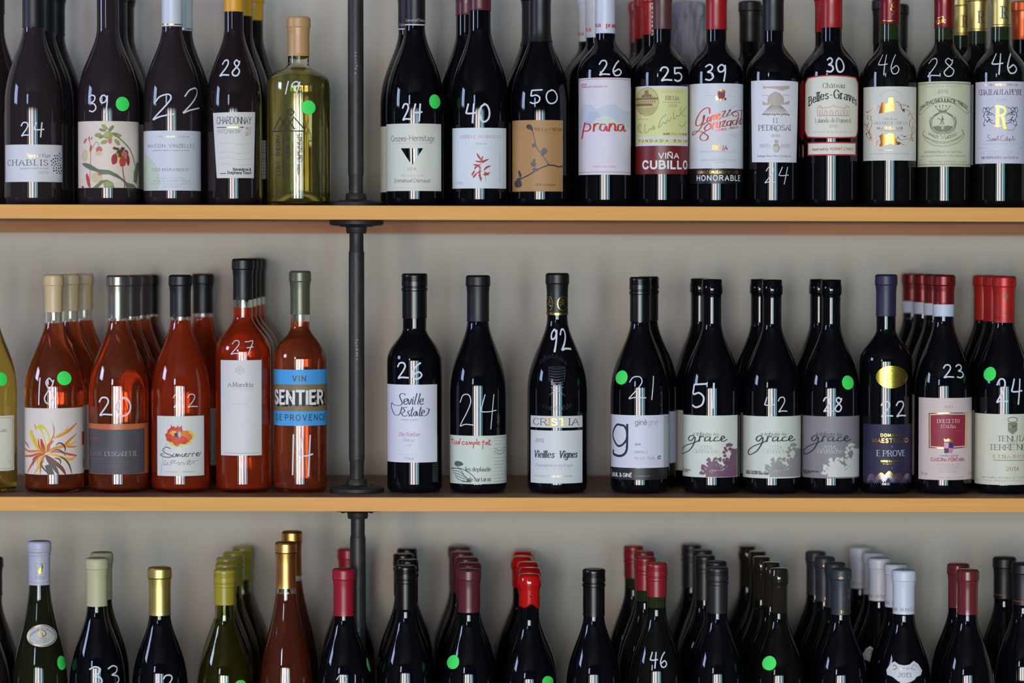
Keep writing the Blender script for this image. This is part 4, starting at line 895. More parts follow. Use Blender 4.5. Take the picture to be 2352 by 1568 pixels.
b.capprint(); b.F = T7; b.line([(666, 162), (720, 165), (786, 162)], 4, NAVY); b.text('R', 727, 756, 122, 78, NAVY, 'serif', wt=.1); b.end()
b.copies([2245, 2209], 'gold-capped bottles of the gold R file', ['gold-capped bottle nearer the front right of the windmill label', 'gold-capped bottle furthest back beside the dark red capsule'], row0=1)
b = Bottle(0, 2346, 58, 'bordeaux', 'dark bottle with copper orange capsule at the far right of the upper shelf', row=2, top=4, cap=CORG, capbot=90, neck=23).fin()

# ================================================================== MIDDLE SHELF
b = Bottle(1, -28, 66, 'burgundy', 'clear bottle of golden wine cut off by the left edge', H=HT, cap=CTAN2, capbot=720, glass='yellowclear', wine=YELW, fill=750)
b.F = M1; b.label(-170, 1000, 77, 1320, (222, 220, 204)); b.line([(-150, 1012), (58, 1012), (70, 1030), (70, 1290), (58, 1308), (-150, 1308)], 3, TAN, sm=False); b.text('ESPAGNOL', -40, 38, 1093, 14, GR, 'serif'); b.text('19', 42, 58, 1276, 12, LG, 'sans')
b.dot(6, 786, 30, 40); b.fin()

b = Bottle(1, 124, 68, 'burgundy', 'rose wine priced 18 with cork-coloured capsule and flaming lily label', top=632, cap=CTAN2, capbot=717, glass='clear', wine=ROSE, fill=742, neck=20.5)
b.F = LE
b.label(132, 88, 832, 868, (222, 212, 206))
F1 = ink((220, 130, 50)); F2 = ink((206, 92, 56)); F3 = ink((216, 204, 60)); F4 = ink((232, 176, 70)); F5 = ink((86, 78, 72)); F6 = ink((200, 60, 60)); F7 = ink((120, 66, 52))
for P, w_, m in [([(258, 270), (272, 340)], 10, F1), ([(210, 350), (225, 420), (290, 530), (370, 620)], 50, F3), ([(280, 320), (330, 310), (385, 400), (400, 500), (385, 600)], 56, F3), ([(225, 350), (240, 440), (300, 560), (360, 620)], 22, F4), ([(330, 450), (350, 540), (380, 610)], 34, F6), ([(300, 440), (310, 540), (370, 620)], 16, F2),
    ([(735, 270), (650, 350), (560, 400), (480, 440)], 26, F1), ([(640, 300), (600, 370), (520, 410), (470, 440)], 18, F4), ([(735, 395), (660, 460), (590, 530), (480, 555), (400, 600)], 26, F1), ([(738, 480), (680, 510), (600, 530), (500, 545)], 18, F4), ([(738, 545), (660, 545), (590, 530)], 16, F1), ([(735, 645), (680, 690), (600, 680), (500, 640), (400, 620)], 28, F4), ([(740, 655), (640, 630), (540, 600), (430, 605)], 20, F2),
    ([(140, 485), (170, 520), (195, 560)], 14, F2), ([(135, 570), (200, 600), (300, 590), (370, 620)], 20, F1), ([(135, 665), (220, 650), (300, 620), (370, 625)], 20, F2), ([(170, 860), (230, 740), (300, 650), (370, 630)], 24, F2), ([(250, 865), (300, 780), (330, 700), (375, 640)], 26, F4), ([(320, 860), (325, 760), (350, 680), (380, 640)], 18, F2), ([(280, 760), (290, 700), (360, 640)], 14, F4),
    ([(610, 870), (560, 790), (460, 700), (390, 640)], 34, F7), ([(530, 868), (480, 780), (420, 700), (385, 640)], 40, F5), ([(430, 866), (360, 800), (330, 740), (360, 700)], 16, ink((90, 96, 50))), ([(680, 865), (650, 760), (600, 690), (540, 650)], 16, F5), ([(495, 525), (540, 495), (585, 520), (605, 560), (600, 595)], 16, F5), ([(440, 600), (500, 575), (560, 590), (610, 650)], 12, F5), ([(480, 670), (540, 690), (555, 740)], 14, F5), ([(245, 760), (240, 690), (290, 640)], 10, F5), ([(480, 300), (475, 400), (440, 480), (420, 600)], 10, F2), ([(455, 240), (470, 300), (475, 350)], 6, OLV), ([(470, 470), (420, 520), (400, 600)], 26, F2)]:
    b.line(P, w_ * 1.35, m, taper=True)
b.poly([(370, 760), (440, 740), (480, 866), (400, 866)], F5)
for j in range(18): b.line([(737, 110 + j * 42), (738, 128 + j * 41)], 3, GREY, sm=False)
b.poly([(795, 380), (828, 376), (828, 532), (797, 536)], F6); b.text('SAN', 815, 830, 620, 30, K, 'light')
for j in range(9): b.line([(806, 700 + j * 12), (829, 698 + j * 12)], 5, K, sm=False)
b.F = M1; b.mark('18', 226, 314, 930, 152, w=4.0); b.dot(371, 780, 40, 41)
b.copies([161, 193], 'cork-capped rose wines', ['second cork-capped rose bottle of its file', 'hindmost cork-capped rose bottle of its file'], row0=1.04, st=1.04)

b = Bottle(1, 272, 68.5, 'burgundy', 'rose wine priced 20 with taupe metallic capsule and dark grey label', top=633, cap=CTAUPE, capbot=731, glass='clear', wine=ROSE, fill=736, neck=24.5)
b.F = LE; b.label(875, 272, 1588, 864, (186, 100, 58), m=mat('label_paper', (196, 104, 60), .4)); b.poly([(885, 330), (1150, 340), (1400, 338), (1535, 330), (1535, 855), (1400, 862), (1150, 862), (890, 856)], ink((78, 76, 82)))
b.text('le rosé'.replace('é', 'e'), 912, 1008, 458, 28, ink((170, 50, 80)), 'bold'); b.text('DOMAINE DU', 915, 1130, 585, 26, ink((110, 108, 112)), 'light'); b.text('PAS DE', 912, 1050, 645, 42, ink((124, 122, 126)), 'serif'); b.text("L'ESCALETTE", 1080, 1450, 645, 46, ink((170, 168, 172)), 'serif')
b.text('Languedoc', 930, 1070, 690, 20, ink((116, 114, 118)), 'light'); b.lines(930, 1400, 722, 42, 2, 14, ink((112, 110, 114)), 2); b.text('2015', 1435, 1490, 450, 16, ink((100, 98, 104)), 'light')
b.F = M1; b.mark('20', 578, 752, 998, 108, w=5.0)
b.fin()
cb = Bottle(1, 299, 64, 'burgundy', 'dark-capped rose bottle second in file behind the dark grey label', row=1.1, top=633, cap=capm((92, 76, 70), .4, .4), capbot=726, glass='clear', wine=ROSE, fill=735, neck=24, group='dark-capped rose wines behind the dark grey label').fin()
cb.copies([322], 'dark-capped rose wines behind the dark grey label', ['dark-capped rose bottle third in file behind the dark grey label'], row0=1.03)
cb = Bottle(1, 348, 63, 'burgundy', 'black-capped rose bottle hindmost right of the taupe capsule', row=3.13, top=631, cap=CB, capbot=722, glass='clear', wine=GROSE, fill=726, neck=16).fin()

b = Bottle(1, 415, 67.5, 'burgundy', 'rose wine priced 22 with black capsule and red poppy label', top=632, cap=CB, capbot=727, glass='clear', wine=ROSE2, fill=735, neck=24)
b.F = LE; b.label(1696, 180, 2236, 884, (214, 216, 212))
PR = ink((214, 66, 36)); PO = ink((232, 120, 40)); PY = ink((226, 204, 90))
b.blob(1960, 450, 150, 90, PY, n=20, jag=.15, seed=4); b.blob(2060, 410, 56, 70, PY, jag=.2, seed=2)
b.blob(1890, 400, 92, 100, PR, n=20, jag=.16, seed=5); b.blob(2010, 420, 80, 70, PO, n=18, jag=.2, seed=6); b.blob(1960, 460, 100, 55, PR, n=18, jag=.2, seed=8); b.blob(1930, 350, 60, 50, PR, n=14, jag=.25, seed=9); b.blob(1880, 380, 40, 30, F4, jag=.3, seed=3)
b.blob(1925, 400, 30, 32, K, n=12, jag=.3, seed=1); b.blob(1950, 395, 18, 40, ink((190, 190, 210)), n=10, jag=.2)
for P in [[(1855, 280), (1870, 330), (1890, 350)], [(1935, 290), (1920, 340)], [(1975, 290), (1975, 350)], [(1830, 440), (1860, 490)], [(1890, 510), (1930, 525), (1950, 500)], [(1990, 490), (2040, 500)]]: b.line(P, 12, F7, taper=True)
for P in [[(1850, 560), (1800, 545), (1760, 580), (1800, 620), (1860, 640), (1850, 660), (1790, 662), (1735, 640), (1760, 620)], [(1890, 620), (1870, 650), (1900, 655), (1915, 620), (1920, 655)], [(1930, 625), (1930, 655), (1945, 625), (1960, 655)], [(1990, 625), (1970, 640), (1990, 656), (2010, 640)], [(2010, 640), (2035, 625), (2020, 620), (2010, 645), (2040, 655)], [(2050, 655), (2060, 622), (2085, 625)], [(2095, 655), (2105, 620), (2130, 622)], [(2140, 640), (2170, 625), (2160, 612), (2140, 640), (2170, 652), (2195, 610)]]: b.line(P, 8, K)
for P in [[(1790, 700), (1770, 755), (1800, 745)], [(1820, 720), (1800, 750), (1830, 745)], [(1860, 700), (1850, 755)], [(1850, 710), (1900, 700), (1880, 730), (1855, 730)], [(1900, 740), (1950, 720), (1940, 755), (1990, 720), (2000, 750), (2030, 720)], [(2050, 690), (2040, 755), (2070, 690), (2065, 755), (2110, 720), (2120, 750)], [(2060, 715), (2170, 705)]]: b.line(P, 5, GREY)
b.line([(1830, 480), (1790, 530), (1770, 640), (1750, 760), (1740, 870)], 5, LG); b.text('Domaine', 1790, 1930, 840, 16, GREY, 'light'); b.text('Vigneron a Sancerre', 1990, 2125, 840, 16, GREY, 'light')
b.F = M2; b.mark('22', -6, 128, 950, 78, w=2.6, rise=.0)
b.copies([466], 'black-capped Loire rose pair', ['black-capped rose bottle behind and right of the poppy label'], row0=2.5)

b = Bottle(1, 559, 63.5, 'bordeaux', 'tall rose wine priced 27 with black capsule and tall narrow white label', top=595, cap=CB, capbot=688, glass='clear', wine=ROSE2, fill=706, neck=23)
b.F = M2; b.label(273, 675, 506, 1229, (214, 214, 214)); b.text('A Mandria', 315, 456, 829, 25, ink((110, 108, 112)), 'serif', gap=20); b.text('di Signadore', 342, 458, 845, 10, LG, 'light'); b.text('Patrimonio', 332, 428, 934, 10, LG, 'light')
for P in [[(372, 722), (372, 710), (392, 710), (392, 722), (406, 724), (406, 742), (392, 744), (392, 756), (372, 756), (372, 744), (358, 742), (358, 724), (372, 722)]]: b.line(P, 3, LG, sm=False)
b.line([(382, 716), (382, 750)], 3, LG, sm=False); b.line([(364, 733), (400, 733)], 3, LG, sm=False); b.line([(292, 1214), (490, 1215)], 3, TAN, sm=False)
b.mark('27', 328, 455, 642, 82, w=2.8, slant=6)
b.copies([568, 578, 588], 'tall black-capped rose wines', ['second of the tall black-capped rose bottles', 'third of the tall black-capped rose bottles', 'hindmost of the tall black-capped rose bottles'])

b = Bottle(1, 690, 61.5, 'bordeaux', 'rose wine priced 14 with olive capsule and blue and brown wrap label', top=623, cap=COLV, capbot=722, glass='clear', wine=ROSE, fill=738, neck=22.5)
b.F = M2
b.label(577, 730, 889, 816, (70, 160, 226), name='label'); b.text('VIN', 690, 766, 796, 30, ink((70, 70, 70)), 'sans', wt=.2, gap=40)
b.label(577, 816, 889, 972, (128, 108, 78), name='label')
b.text('SENTIER', 600, 872, 936, 72, BLK, 'bold', wt=.24, gap=20); b.eps += .00004; b.text('SENTIER', 590, 862, 928, 74, WH, 'bold', wt=.2, gap=20)
b.label(577, 972, 889, 1056, (70, 160, 226), name='label'); b.text('DE PROVENCE', 595, 874, 1024, 32, ink((60, 62, 66)), 'sans', wt=.16, gap=42)
b.mark('14', 686, 802, 1335, 228, w=4.6, slant=0); b.fin()

b = Bottle(1, 952.5, 63.5, 'bordeaux', 'black screw-capped bottle priced 26 with white label of blue ornate lettering', top=629, cap=CSCREW, capbot=731, captype='screw', neck=28)
b.F = M3; b.label(80, 765, 387, 1248, (220, 220, 234)); NB = ink((24, 56, 92))
for P in [[(194, 828), (176, 819), (158, 834), (168, 862), (174, 884), (152, 896), (124, 892), (110, 880), (108, 910), (130, 955), (158, 948), (172, 905)], [(184, 872), (204, 866), (202, 852), (188, 858), (184, 878), (196, 889), (207, 880)], [(210, 854), (218, 888), (232, 852)], [(240, 856), (236, 884), (242, 888)], [(243, 842), (244, 845)], [(264, 820), (254, 860), (248, 884), (256, 888)], [(284, 820), (274, 860), (268, 884), (276, 888)], [(282, 872), (300, 866), (300, 852), (288, 856), (281, 874), (290, 889), (304, 880)],
    [(205, 905), (180, 910), (190, 930), (170, 945), (185, 962), (205, 955)], [(222, 925), (208, 935), (220, 958), (212, 960)], [(238, 905), (228, 948), (232, 960), (240, 955)], [(226, 922), (246, 920)], [(276, 922), (294, 920)], [(256, 930), (242, 945), (254, 958), (262, 930), (266, 958)], [(288, 905), (278, 948), (282, 960), (288, 955)], [(292, 944), (308, 936), (306, 924), (295, 930), (291, 946), (300, 959), (325, 952), (338, 920), (322, 912)]]: b.line(P, 7.5, NB, contrast=.4)
b.text('YARRA VALLEY', 168, 274, 988, 9, NAVY, 'serif'); b.text('The Barber', 150, 282, 1084, 24, ink((196, 130, 136)), 'serif', slant=8); b.text('Shiraz', 176, 252, 1118, 20, LG, 'serif'); b.text('2012', 194, 232, 1146, 12, LG, 'serif'); b.text('PRODUCE OF AUSTRALIA', 150, 282, 1202, 7, LG, 'light'); b.text('750ml', 186, 242, 1232, 18, LG, 'serif')
b.mark('26', 146, 292, 728, 100, w=5.2); b.fin()

b = Bottle(1, 1098, 66, 'burgundy', 'dark bottle priced 24, low cream label with red handwriting and hillside tree', top=633, cap=CBP, capbot=738, neck=25.5)
b.F = M3; b.label(471, 1082, 822, 1382, (206, 216, 206))
for P in [[(482, 1102), (486, 1136)], [(478, 1112), (494, 1110)], [(500, 1118), (496, 1134), (508, 1134), (506, 1118)], [(514, 1118), (514, 1136), (522, 1134), (524, 1118), (528, 1136)], [(534, 1100), (530, 1136)], [(560, 1120), (546, 1124), (550, 1138), (562, 1134)], [(570, 1124), (570, 1136), (580, 1134), (578, 1122), (570, 1124)], [(588, 1136), (592, 1120), (600, 1136), (604, 1120), (612, 1136)], [(618, 1120), (614, 1160)], [(618, 1122), (630, 1126), (618, 1136)], [(636, 1100), (634, 1136)], [(642, 1130), (654, 1122), (644, 1120), (642, 1136), (656, 1134)], [(676, 1110), (672, 1164)], [(666, 1122), (684, 1120)], [(698, 1122), (688, 1130), (694, 1138), (702, 1122), (706, 1138)], [(712, 1104), (712, 1138), (722, 1134)], [(706, 1116), (722, 1114)]]: b.line(P, 5, RED)
b.blob(524, 1258, 26, 17, ink((90, 92, 88)), n=14, jag=.14, seed=2); b.line([(524, 1262), (522, 1290)], 4, GREY)
for j in range(5): b.line([(482 + j * 6, 1292 + j * 12), (530, 1290 + j * 17), (560 + j * 10, 1330 + j * 10), (600 - j * 14, 1366)], 4, ink((84, 96, 92)))
b.line([(480, 1290), (540, 1288), (600, 1320), (640, 1366)], 5, ink((84, 96, 92)))
b.text('les deplaude', 568, 720, 1302, 26, K, 'script', wt=.14); b.text('de tartaras', 584, 722, 1364, 26, K, 'script', wt=.14)
r = random.Random(2)
for j in range(14):
    y = 1098 + j * 21
    if j in (3, 4): b.line([(740, y), (780, y + 16), (812, y - 8)], 3, GR)
    b.text(''.join(r.choice('aenoisrtlu ') for _ in range(16)), 742, 818 - r.uniform(0, 20), y, 8, GR, 'light')
b.mark('24', 528, 750, 1028, 205, w=2.9, slant=2); b.fin()

b = Bottle(1, 1280, 69, 'burgundy', 'dark bottle priced 92 with embossed crest and gold-ringed black capsule, standing alone', top=628, cap=CB, capbot=723, neck=24.5)
b.F = M4; b.label(107, 960, 425, 1032, (212, 216, 218), name='label')
b.text('CR', 126, 208, 1016, 40, GOLDFOIL, 'serif', wt=.16); b.text('IST', 222, 324, 1016, 40, GF, 'serif', wt=.22); b.text('IA', 345, 404, 1016, 40, GOLDFOIL, 'serif', wt=.16)
b.label(107, 1050, 425, 1378, (214, 218, 222), name='label')
b.text('2012', 137, 188, 1122, 20, GR, 'sans', gap=22); b.text('Vieilles', 130, 252, 1218, 42, ink((60, 70, 84)), 'script', wt=.2, slant=10); b.text('Vignes', 282, 392, 1218, 42, ink((60, 70, 84)), 'script', wt=.2, slant=10)
b.text('Chateauneuf-du-Pape', 135, 364, 1274, 18, LG, 'sans', gap=14); b.lines(135, 362, 1292, 10, 1, 8, LG, 3); b.text('MIS EN BOUTEILLE AU DOMAINE', 132, 360, 1338, 10, GOLDFOIL, 'light')
b.end(); b.start('embossed_crest'); b.eps = .0008; EM = mat('dark_bottle_glass', (46, 48, 58), 0.22, ior=1.5)  # relief in a lighter copy of the glass, its glints put into the colour
for j in range(7): b.line([(222 + j * 2, 662 + j * 17), (268, 668 + j * 17), (316 - j * 2, 660 + j * 17)], 7, EM)
b.line([(216, 655), (224, 740), (268, 772), (312, 740), (320, 655), (216, 655)], 6, EM, sm=False); b.line([(222, 830), (268, 795), (310, 780)], 6, EM); b.line([(230, 780), (268, 800), (316, 832)], 6, EM)
b.text('chateau', 172, 320, 600, 32, EM, 'serif', arch=40); b.text('contrôlé', 182, 356, 925, 30, EM, 'serif', arch=-20); b.end()
b.mark('92', 216, 350, 552, 132, w=6.2, slant=0)
b.capprint(); b.eps = .0005; b.F = M4
for y in (320, 328): b.line([(204, y), (272, y + 3), (341, y)], 5, GOLDFOIL)
for cx_, rx_ in ((303, 31), (222, 20)):
    b.line([(cx_ + rx_ * cos(a / 8 * pi), 262 + 42 * sin(a / 8 * pi)) for a in range(17)], 5, GOLDFOIL)
    b.line([(cx_ - rx_ * .5, 275), (cx_ + rx_ * .5, 250)], 5, GOLDFOIL); b.line([(cx_ - rx_ * .5, 250), (cx_ + rx_ * .5, 278)], 5, GOLDFOIL); b.blob(cx_, 240, rx_ * .3, 10, GOLDFOIL, n=8); b.line([(cx_, 240), (cx_, 270)], 5, GOLDFOIL)
b.end(); b.fin()

b = Bottle(1, 1470, 68, 'burgundy', 'screw-capped dark bottle priced 21, white label with big black letter g', top=637, cap=CSCREW, capbot=739, captype='screw', neck=23)
b.F = M4; b.label(605, 955, 962, 1282, (216, 216, 232))
b.line([(668, 1018), (640, 1020), (618, 1080), (640, 1140), (668, 1146), (700, 1110), (704, 1060), (690, 1025), (668, 1018)], 13, K); b.line([(706, 1014), (706, 1100), (700, 1180), (665, 1210), (622, 1200), (622, 1178)], 15, K)
b.text('giné', 754, 826, 1014, 34, GR, 'sans'); b.text('giné', 832, 892, 1014, 34, LG, 'light'); b.text('2013', 754, 788, 1140, 9, K, 'bold'); b.text('PRIORAT', 752, 832, 1190, 14, GR, 'serif'); b.text('15% VOL. 750ML.', 750, 880, 1230, 16, GR, 'light'); b.lines(750, 905, 1246, 12, 2, 6, LG, 3); b.line([(910, 1210), (896, 1212), (894, 1224), (906, 1226), (910, 1216)], 5, K)
b.rect(928, 962, 962, 1280, ink((178, 178, 190)))
b.label(603, 1284, 956, 1356, (34, 33, 36), name='band', rough=.45); b.text('BUIL & GINÉ', 620, 736, 1338, 22, WH, 'bold', wt=.18); b.text('www.builgine.com', 748, 842, 1335, 9, LG, 'light'); b.line([(612, 1298), (608, 1320), (618, 1330), (612, 1342)], 4, WH)
b.mark('21', 708, 865, 855, 142, w=3.2, slant=4); b.dot(673, 722, 36, 44)
b.copies([1489], 'screw-capped pair of the letter g label', ['screw-capped bottle behind the big letter g label'], row0=1.03)

def grace(b, xs, c1, c2, c3, big, dk, sm_):
    """two branches of blossom with the handwritten name"""
    x0, x1 = xs
    r = random.Random(5)
    lx = x1 - 225; m = ink(c2); m3 = ink(c3)
    b.poly([(x1 - 2, 1165), (x1 - 28, 1170), (x1 - 46, 1215), (x1 - 60, 1270), (x1 - 90, 1300), (x1 - 110, 1338), (x1 - 30, 1340), (x1 - 2, 1337)], m)
    b.poly([(lx + 30, 1338), (lx + 40, 1290), (lx + 60, 1256), (lx + 110, 1250), (lx + 130, 1290), (lx + 160, 1338)], m)
    for i in range(26):
        a = r.uniform(0, 6.3); k = r.uniform(.5, 1); b.blob(x1 - 50 + 40 * k * cos(a), 1200 + 62 * k * sin(a), 11, 9, m, rot=a, n=8, jag=.35, seed=i) if x1 - 50 + 40 * k * cos(a) < x1 - 10 else None
    for i in range(46):
        a = r.uniform(3.0, 6.4); k = r.uniform(.55, 1.05); b.blob(lx + 88 + 82 * k * cos(a), 1312 + 92 * k * sin(a), 11, 8, m, rot=a, n=8, jag=.35, seed=i)
    for i in range(12): b.line([(lx + 95, 1330), (lx + 88 + (i - 6) * 10, 1280), (lx + 88 + (i - 6) * 14, 1250 + abs(i - 6) * 6)], 5, m)
    for i in range(16): b.blob(lx + 40 + r.uniform(0, 100), 1262 + r.uniform(0, 50), 5, 3, m3, n=6, rot=r.uniform(0, 3))
    o = big; b.eps += .00003
    S_ = lambda P: [(x + o, y) for x, y in P]
    for P in [[(42, 1088), (22, 1084), (6, 1104), (20, 1118), (44, 1092), (40, 1130), (8, 1180), (-34, 1204), (-40, 1180), (-10, 1150), (60, 1118), (76, 1086)],
              [(72, 1096), (88, 1086), (98, 1090)], [(128, 1088), (108, 1094), (106, 1116), (130, 1106), (138, 1088), (134, 1116), (160, 1108)], [(184, 1090), (166, 1094), (162, 1114), (190, 1112), (206, 1102)], [(200, 1108), (222, 1094), (212, 1084), (200, 1104), (214, 1118), (238, 1106)], [(76, 1088), (70, 1118)]]:
        b.line(S_(P), 8.5, ink(dk), contrast=.5)
    b.text('a tribute to', o + 30, o + 182, 1082, 22, ink(dk), 'script', wt=.1, slant=14)
    b.text('2014', sm_, sm_ + 78, 1168, 26, m3 if c3 != c1 else LG, 'serif', wt=.09); b.text('Grenache', sm_ - 30, sm_ + 116, 1190, 26, m3 if c3 != c1 else LG, 'serif', wt=.09)
b = Bottle(1, 1635, 67, 'burgundy', 'capless dark bottle priced 51 with cream label and purple blossom branch', top=640, neck=22.5)
b.F = M5; b.label(85, 957, 441, 1341, (214, 220, 210)); grace(b, (85, 441), (214, 220, 210), (122, 82, 108), (176, 176, 172), 138, (38, 52, 52), 204); b.text('SANTA BARBARA', 96, 160, 1303, 9, GREY, 'bold'); b.text('HIGHLANDS', 96, 145, 1314, 9, GREY, 'bold')
b.mark('51', 168, 300, 907, 150, w=5.6, slant=0)
b.copies([1608], 'capless dark bottles with cream label, purple branch', ['capless dark bottle behind the purple blossom label'], row0=1.5)
b = Bottle(1, 1773, 67, 'burgundy', 'capless dark bottle priced 42 with cream label and grey blossom branch', top=641, neck=22.5)
b.F = M5; b.label(480, 962, 838, 1347, (212, 217, 208)); grace(b, (480, 838), (214, 220, 210), (152, 152, 150), (180, 180, 178), 558, (38, 48, 48), 638); b.text('SANTA BARBARA', 505, 598, 1311, 9, K, 'bold'); b.text('SIERRA MADRE VINEYARD', 505, 640, 1323, 9, K, 'bold')
b.mark('42', 612, 745, 936, 94, w=3.4)
b.copies([1746], 'capless dark bottles with cream label, grey branch', ['capless dark bottle behind the grey blossom label'])
b = Bottle(1, 1908.5, 66, 'burgundy', 'capless dark bottle priced 28 with grey label, white blossom and green dot', top=641, neck=22.5)
b.F = M5; b.label(843, 962, 1199, 1347, (136, 132, 138)); grace(b, (843, 1199), (136, 132, 138), (208, 210, 206), (214, 214, 212), 903, (34, 42, 44), 975); b.text('SANTA BARBARA', 862, 955, 1311, 9, K, 'bold'); b.text('COUNTY', 862, 905, 1322, 9, K, 'bold')
b.mark('28', 978, 1090, 934, 90, w=4.4); b.dot(1125, 753, 35, 44)
b.copies([1882], 'capless dark bottles with grey label', ['capless dark bottle behind the grey label'])

b = Bottle(1, 2034.5, 60.5, 'bordeaux', 'dark bottle priced 22 with navy capsule, gold oval seal and navy label', top=631, cap=CNAVY, capbot=726, neck=23)
b.F = M6; b.label(92, 1012, 386, 1375, (38, 34, 66), rough=.6)
b.text('DOMAINE', 200, 325, 1087, 17, GOLDFOIL, 'bold', gap=28); b.text('MAESTRACCI', 150, 365, 1124, 24, GOLDFOIL, 'bold', wt=.2, gap=20); b.blob(267, 1150, 4, 4, GOLDFOIL, n=6); b.text('E PROVE', 178, 348, 1208, 34, ink((190, 196, 214)), 'serif'); b.text('CORSE CALVI ROUGE', 200, 330, 1245, 10, GOLDFOIL, 'bold'); b.text('VIGNERON', 212, 322, 1260, 7, GOLDFOIL, 'light', gap=40); b.blob(268, 1283, 3, 4, GOLDFOIL, n=6)
GV = mat('violet_gold_foil', (160, 140, 170), .3, .9); r = random.Random(3)
for i in range(46):
    x = 108 + i * 6; y = 1352 - 26 * abs(sin(i * .35)) - 20 * max(0, 1 - abs(x - 240) / 90)
    b.line([(x, y + 16), (x + 9, y - 4), (x + 16, y + 6), (x + 8, y + 14)], 5, GOLDFOIL if 160 < x < 300 and i % 3 else GV)
    b.line([(x, y + 34), (x + 7, y + 14), (x + 14, y + 30)], 4, GV)
b.label(0, 0, 0, 0, (220, 200, 100), name='gold_seal', m=mat('gold_seal_foil', (232, 204, 90), .3, 1.0), shape=[(265 + 97 * cos(a / 16 * pi), 718 + 70 * sin(a / 16 * pi)) for a in range(32)])
SG = mat('gold_seal_foil', (190, 160, 60), .35, 1.0); b.line([(265 + 86 * cos(a / 16 * pi), 718 + 60 * sin(a / 16 * pi)) for a in range(33)], 3, SG); b.text('2014', 222, 300, 735, 34, SG, 'sans'); b.blob(265, 678, 10, 8, SG, n=6); b.line([(230, 750), (300, 750)], 3, SG, sm=False)
b.mark('22', 200, 345, 965, 96, w=4.6); b.fin()

b = Bottle(1, 2166.5, 65.5, 'burgundy', 'red-capped dark bottle priced 23 with pink label and red square panel', top=632, cap=mat('capsule_foil', (118, 26, 28), .33, .4), capbot=699, neck=24)
b.F = M6; b.label(437, 848, 768, 1357, (216, 196, 194))
b.text('2013', 594, 644, 911, 16, GREY, 'serif', gap=26); CRM = ink((150, 34, 58))
b.poly([(498, 943), (610, 938), (732, 940), (730, 1158), (610, 1163), (500, 1160)], GOLDFOIL); b.poly([(504, 949), (610, 944), (726, 946), (724, 1152), (610, 1157), (506, 1154)], paper((216, 196, 194))); b.poly([(509, 956), (610, 951), (720, 953), (718, 1146), (610, 1150), (511, 1148)], CRM)
b.text('DOLCETTO', 552, 684, 1002, 22, ink((232, 200, 206)), 'serif'); b.text("D'ALBA", 576, 662, 1034, 20, ink((232, 200, 206)), 'serif'); b.text('DENOMINAZIONE DI ORIGINE', 528, 705, 1055, 7, PINK, 'light'); b.text('CONTROLLATA', 574, 662, 1071, 7, PINK, 'light')
b.poly([(592, 1122), (648, 1122), (650, 1165), (640, 1185), (648, 1192), (620, 1188), (592, 1192), (600, 1178), (590, 1160)], ink((214, 120, 160))); b.poly([(592, 1160), (620, 1160), (620, 1188), (594, 1190)], NAVY); b.poly([(620, 1124), (648, 1124), (648, 1158), (620, 1158)], ink((40, 40, 100)))
for x in (598, 606, 614): b.line([(x, 1126), (x, 1158)], 3, WH, sm=False)
b.poly([(594, 1118), (590, 1100), (606, 1106), (618, 1098), (632, 1106), (646, 1100), (644, 1118)], GOLDFOIL)
b.text('Azienda Agricola', 562, 676, 1211, 12, NAVY, 'serif'); b.text('CASCINA FONTANA', 514, 716, 1240, 20, ink((180, 40, 60)), 'bold', wt=.17, gap=14)
r = random.Random(4)
for j, (xa, xb) in enumerate(((545, 688), (552, 678), (548, 690), (560, 672), (556, 676))): b.text(''.join(r.choice('AENOISRTLU ') for _ in range(20)), xa, xb, 1262 + j * 12, 7, GREY, 'light')
b.text('75 cl e', 455, 490, 1328, 16, GREY, 'sans'); b.text('13%', 738, 764, 1328, 14, GREY, 'sans'); b.lines(525, 735, 1344, 10, 1, 6, GREY, 5)
b.capprint(); b.end()
pz = lambda y: PT(b.cx, y, b.Y - b.rn)[1] - b.base
z1_, z0_ = pz(699), pz(727)
lathe('tax_strip', [(b.rf(z1_) + .0012, z1_), (b.rf(z0_) + .0006, z0_)], mat('label_paper', (196, 206, 222), .5), b.root, 40)
ts = [c for c in b.root.children if c.name.startswith('tax_strip')][0]
b.start('printed_design', ts); b.eps = .0006; b.F = M6
for y in (272, 338): b.line([(514, y), (580, y + 3), (647, y)], 5, ink((50, 130, 190)))
b.rect(527, 300, 548, 323, GREY); b.text('DOLCETTO D', 556, 634, 318, 12, GREY, 'light'); b.end(); b.fin()
b.mark('23', 585, 708, 723, 82, w=4.4)
b.copies([2146, 2121, 2096], 'red-capped bottles with blue-edged neck strips', ['red-capped bottle with neck strip, second in its file', 'red-capped bottle with neck strip, third in its file', 'red-capped bottle with neck strip, hindmost right of the navy capsule'])

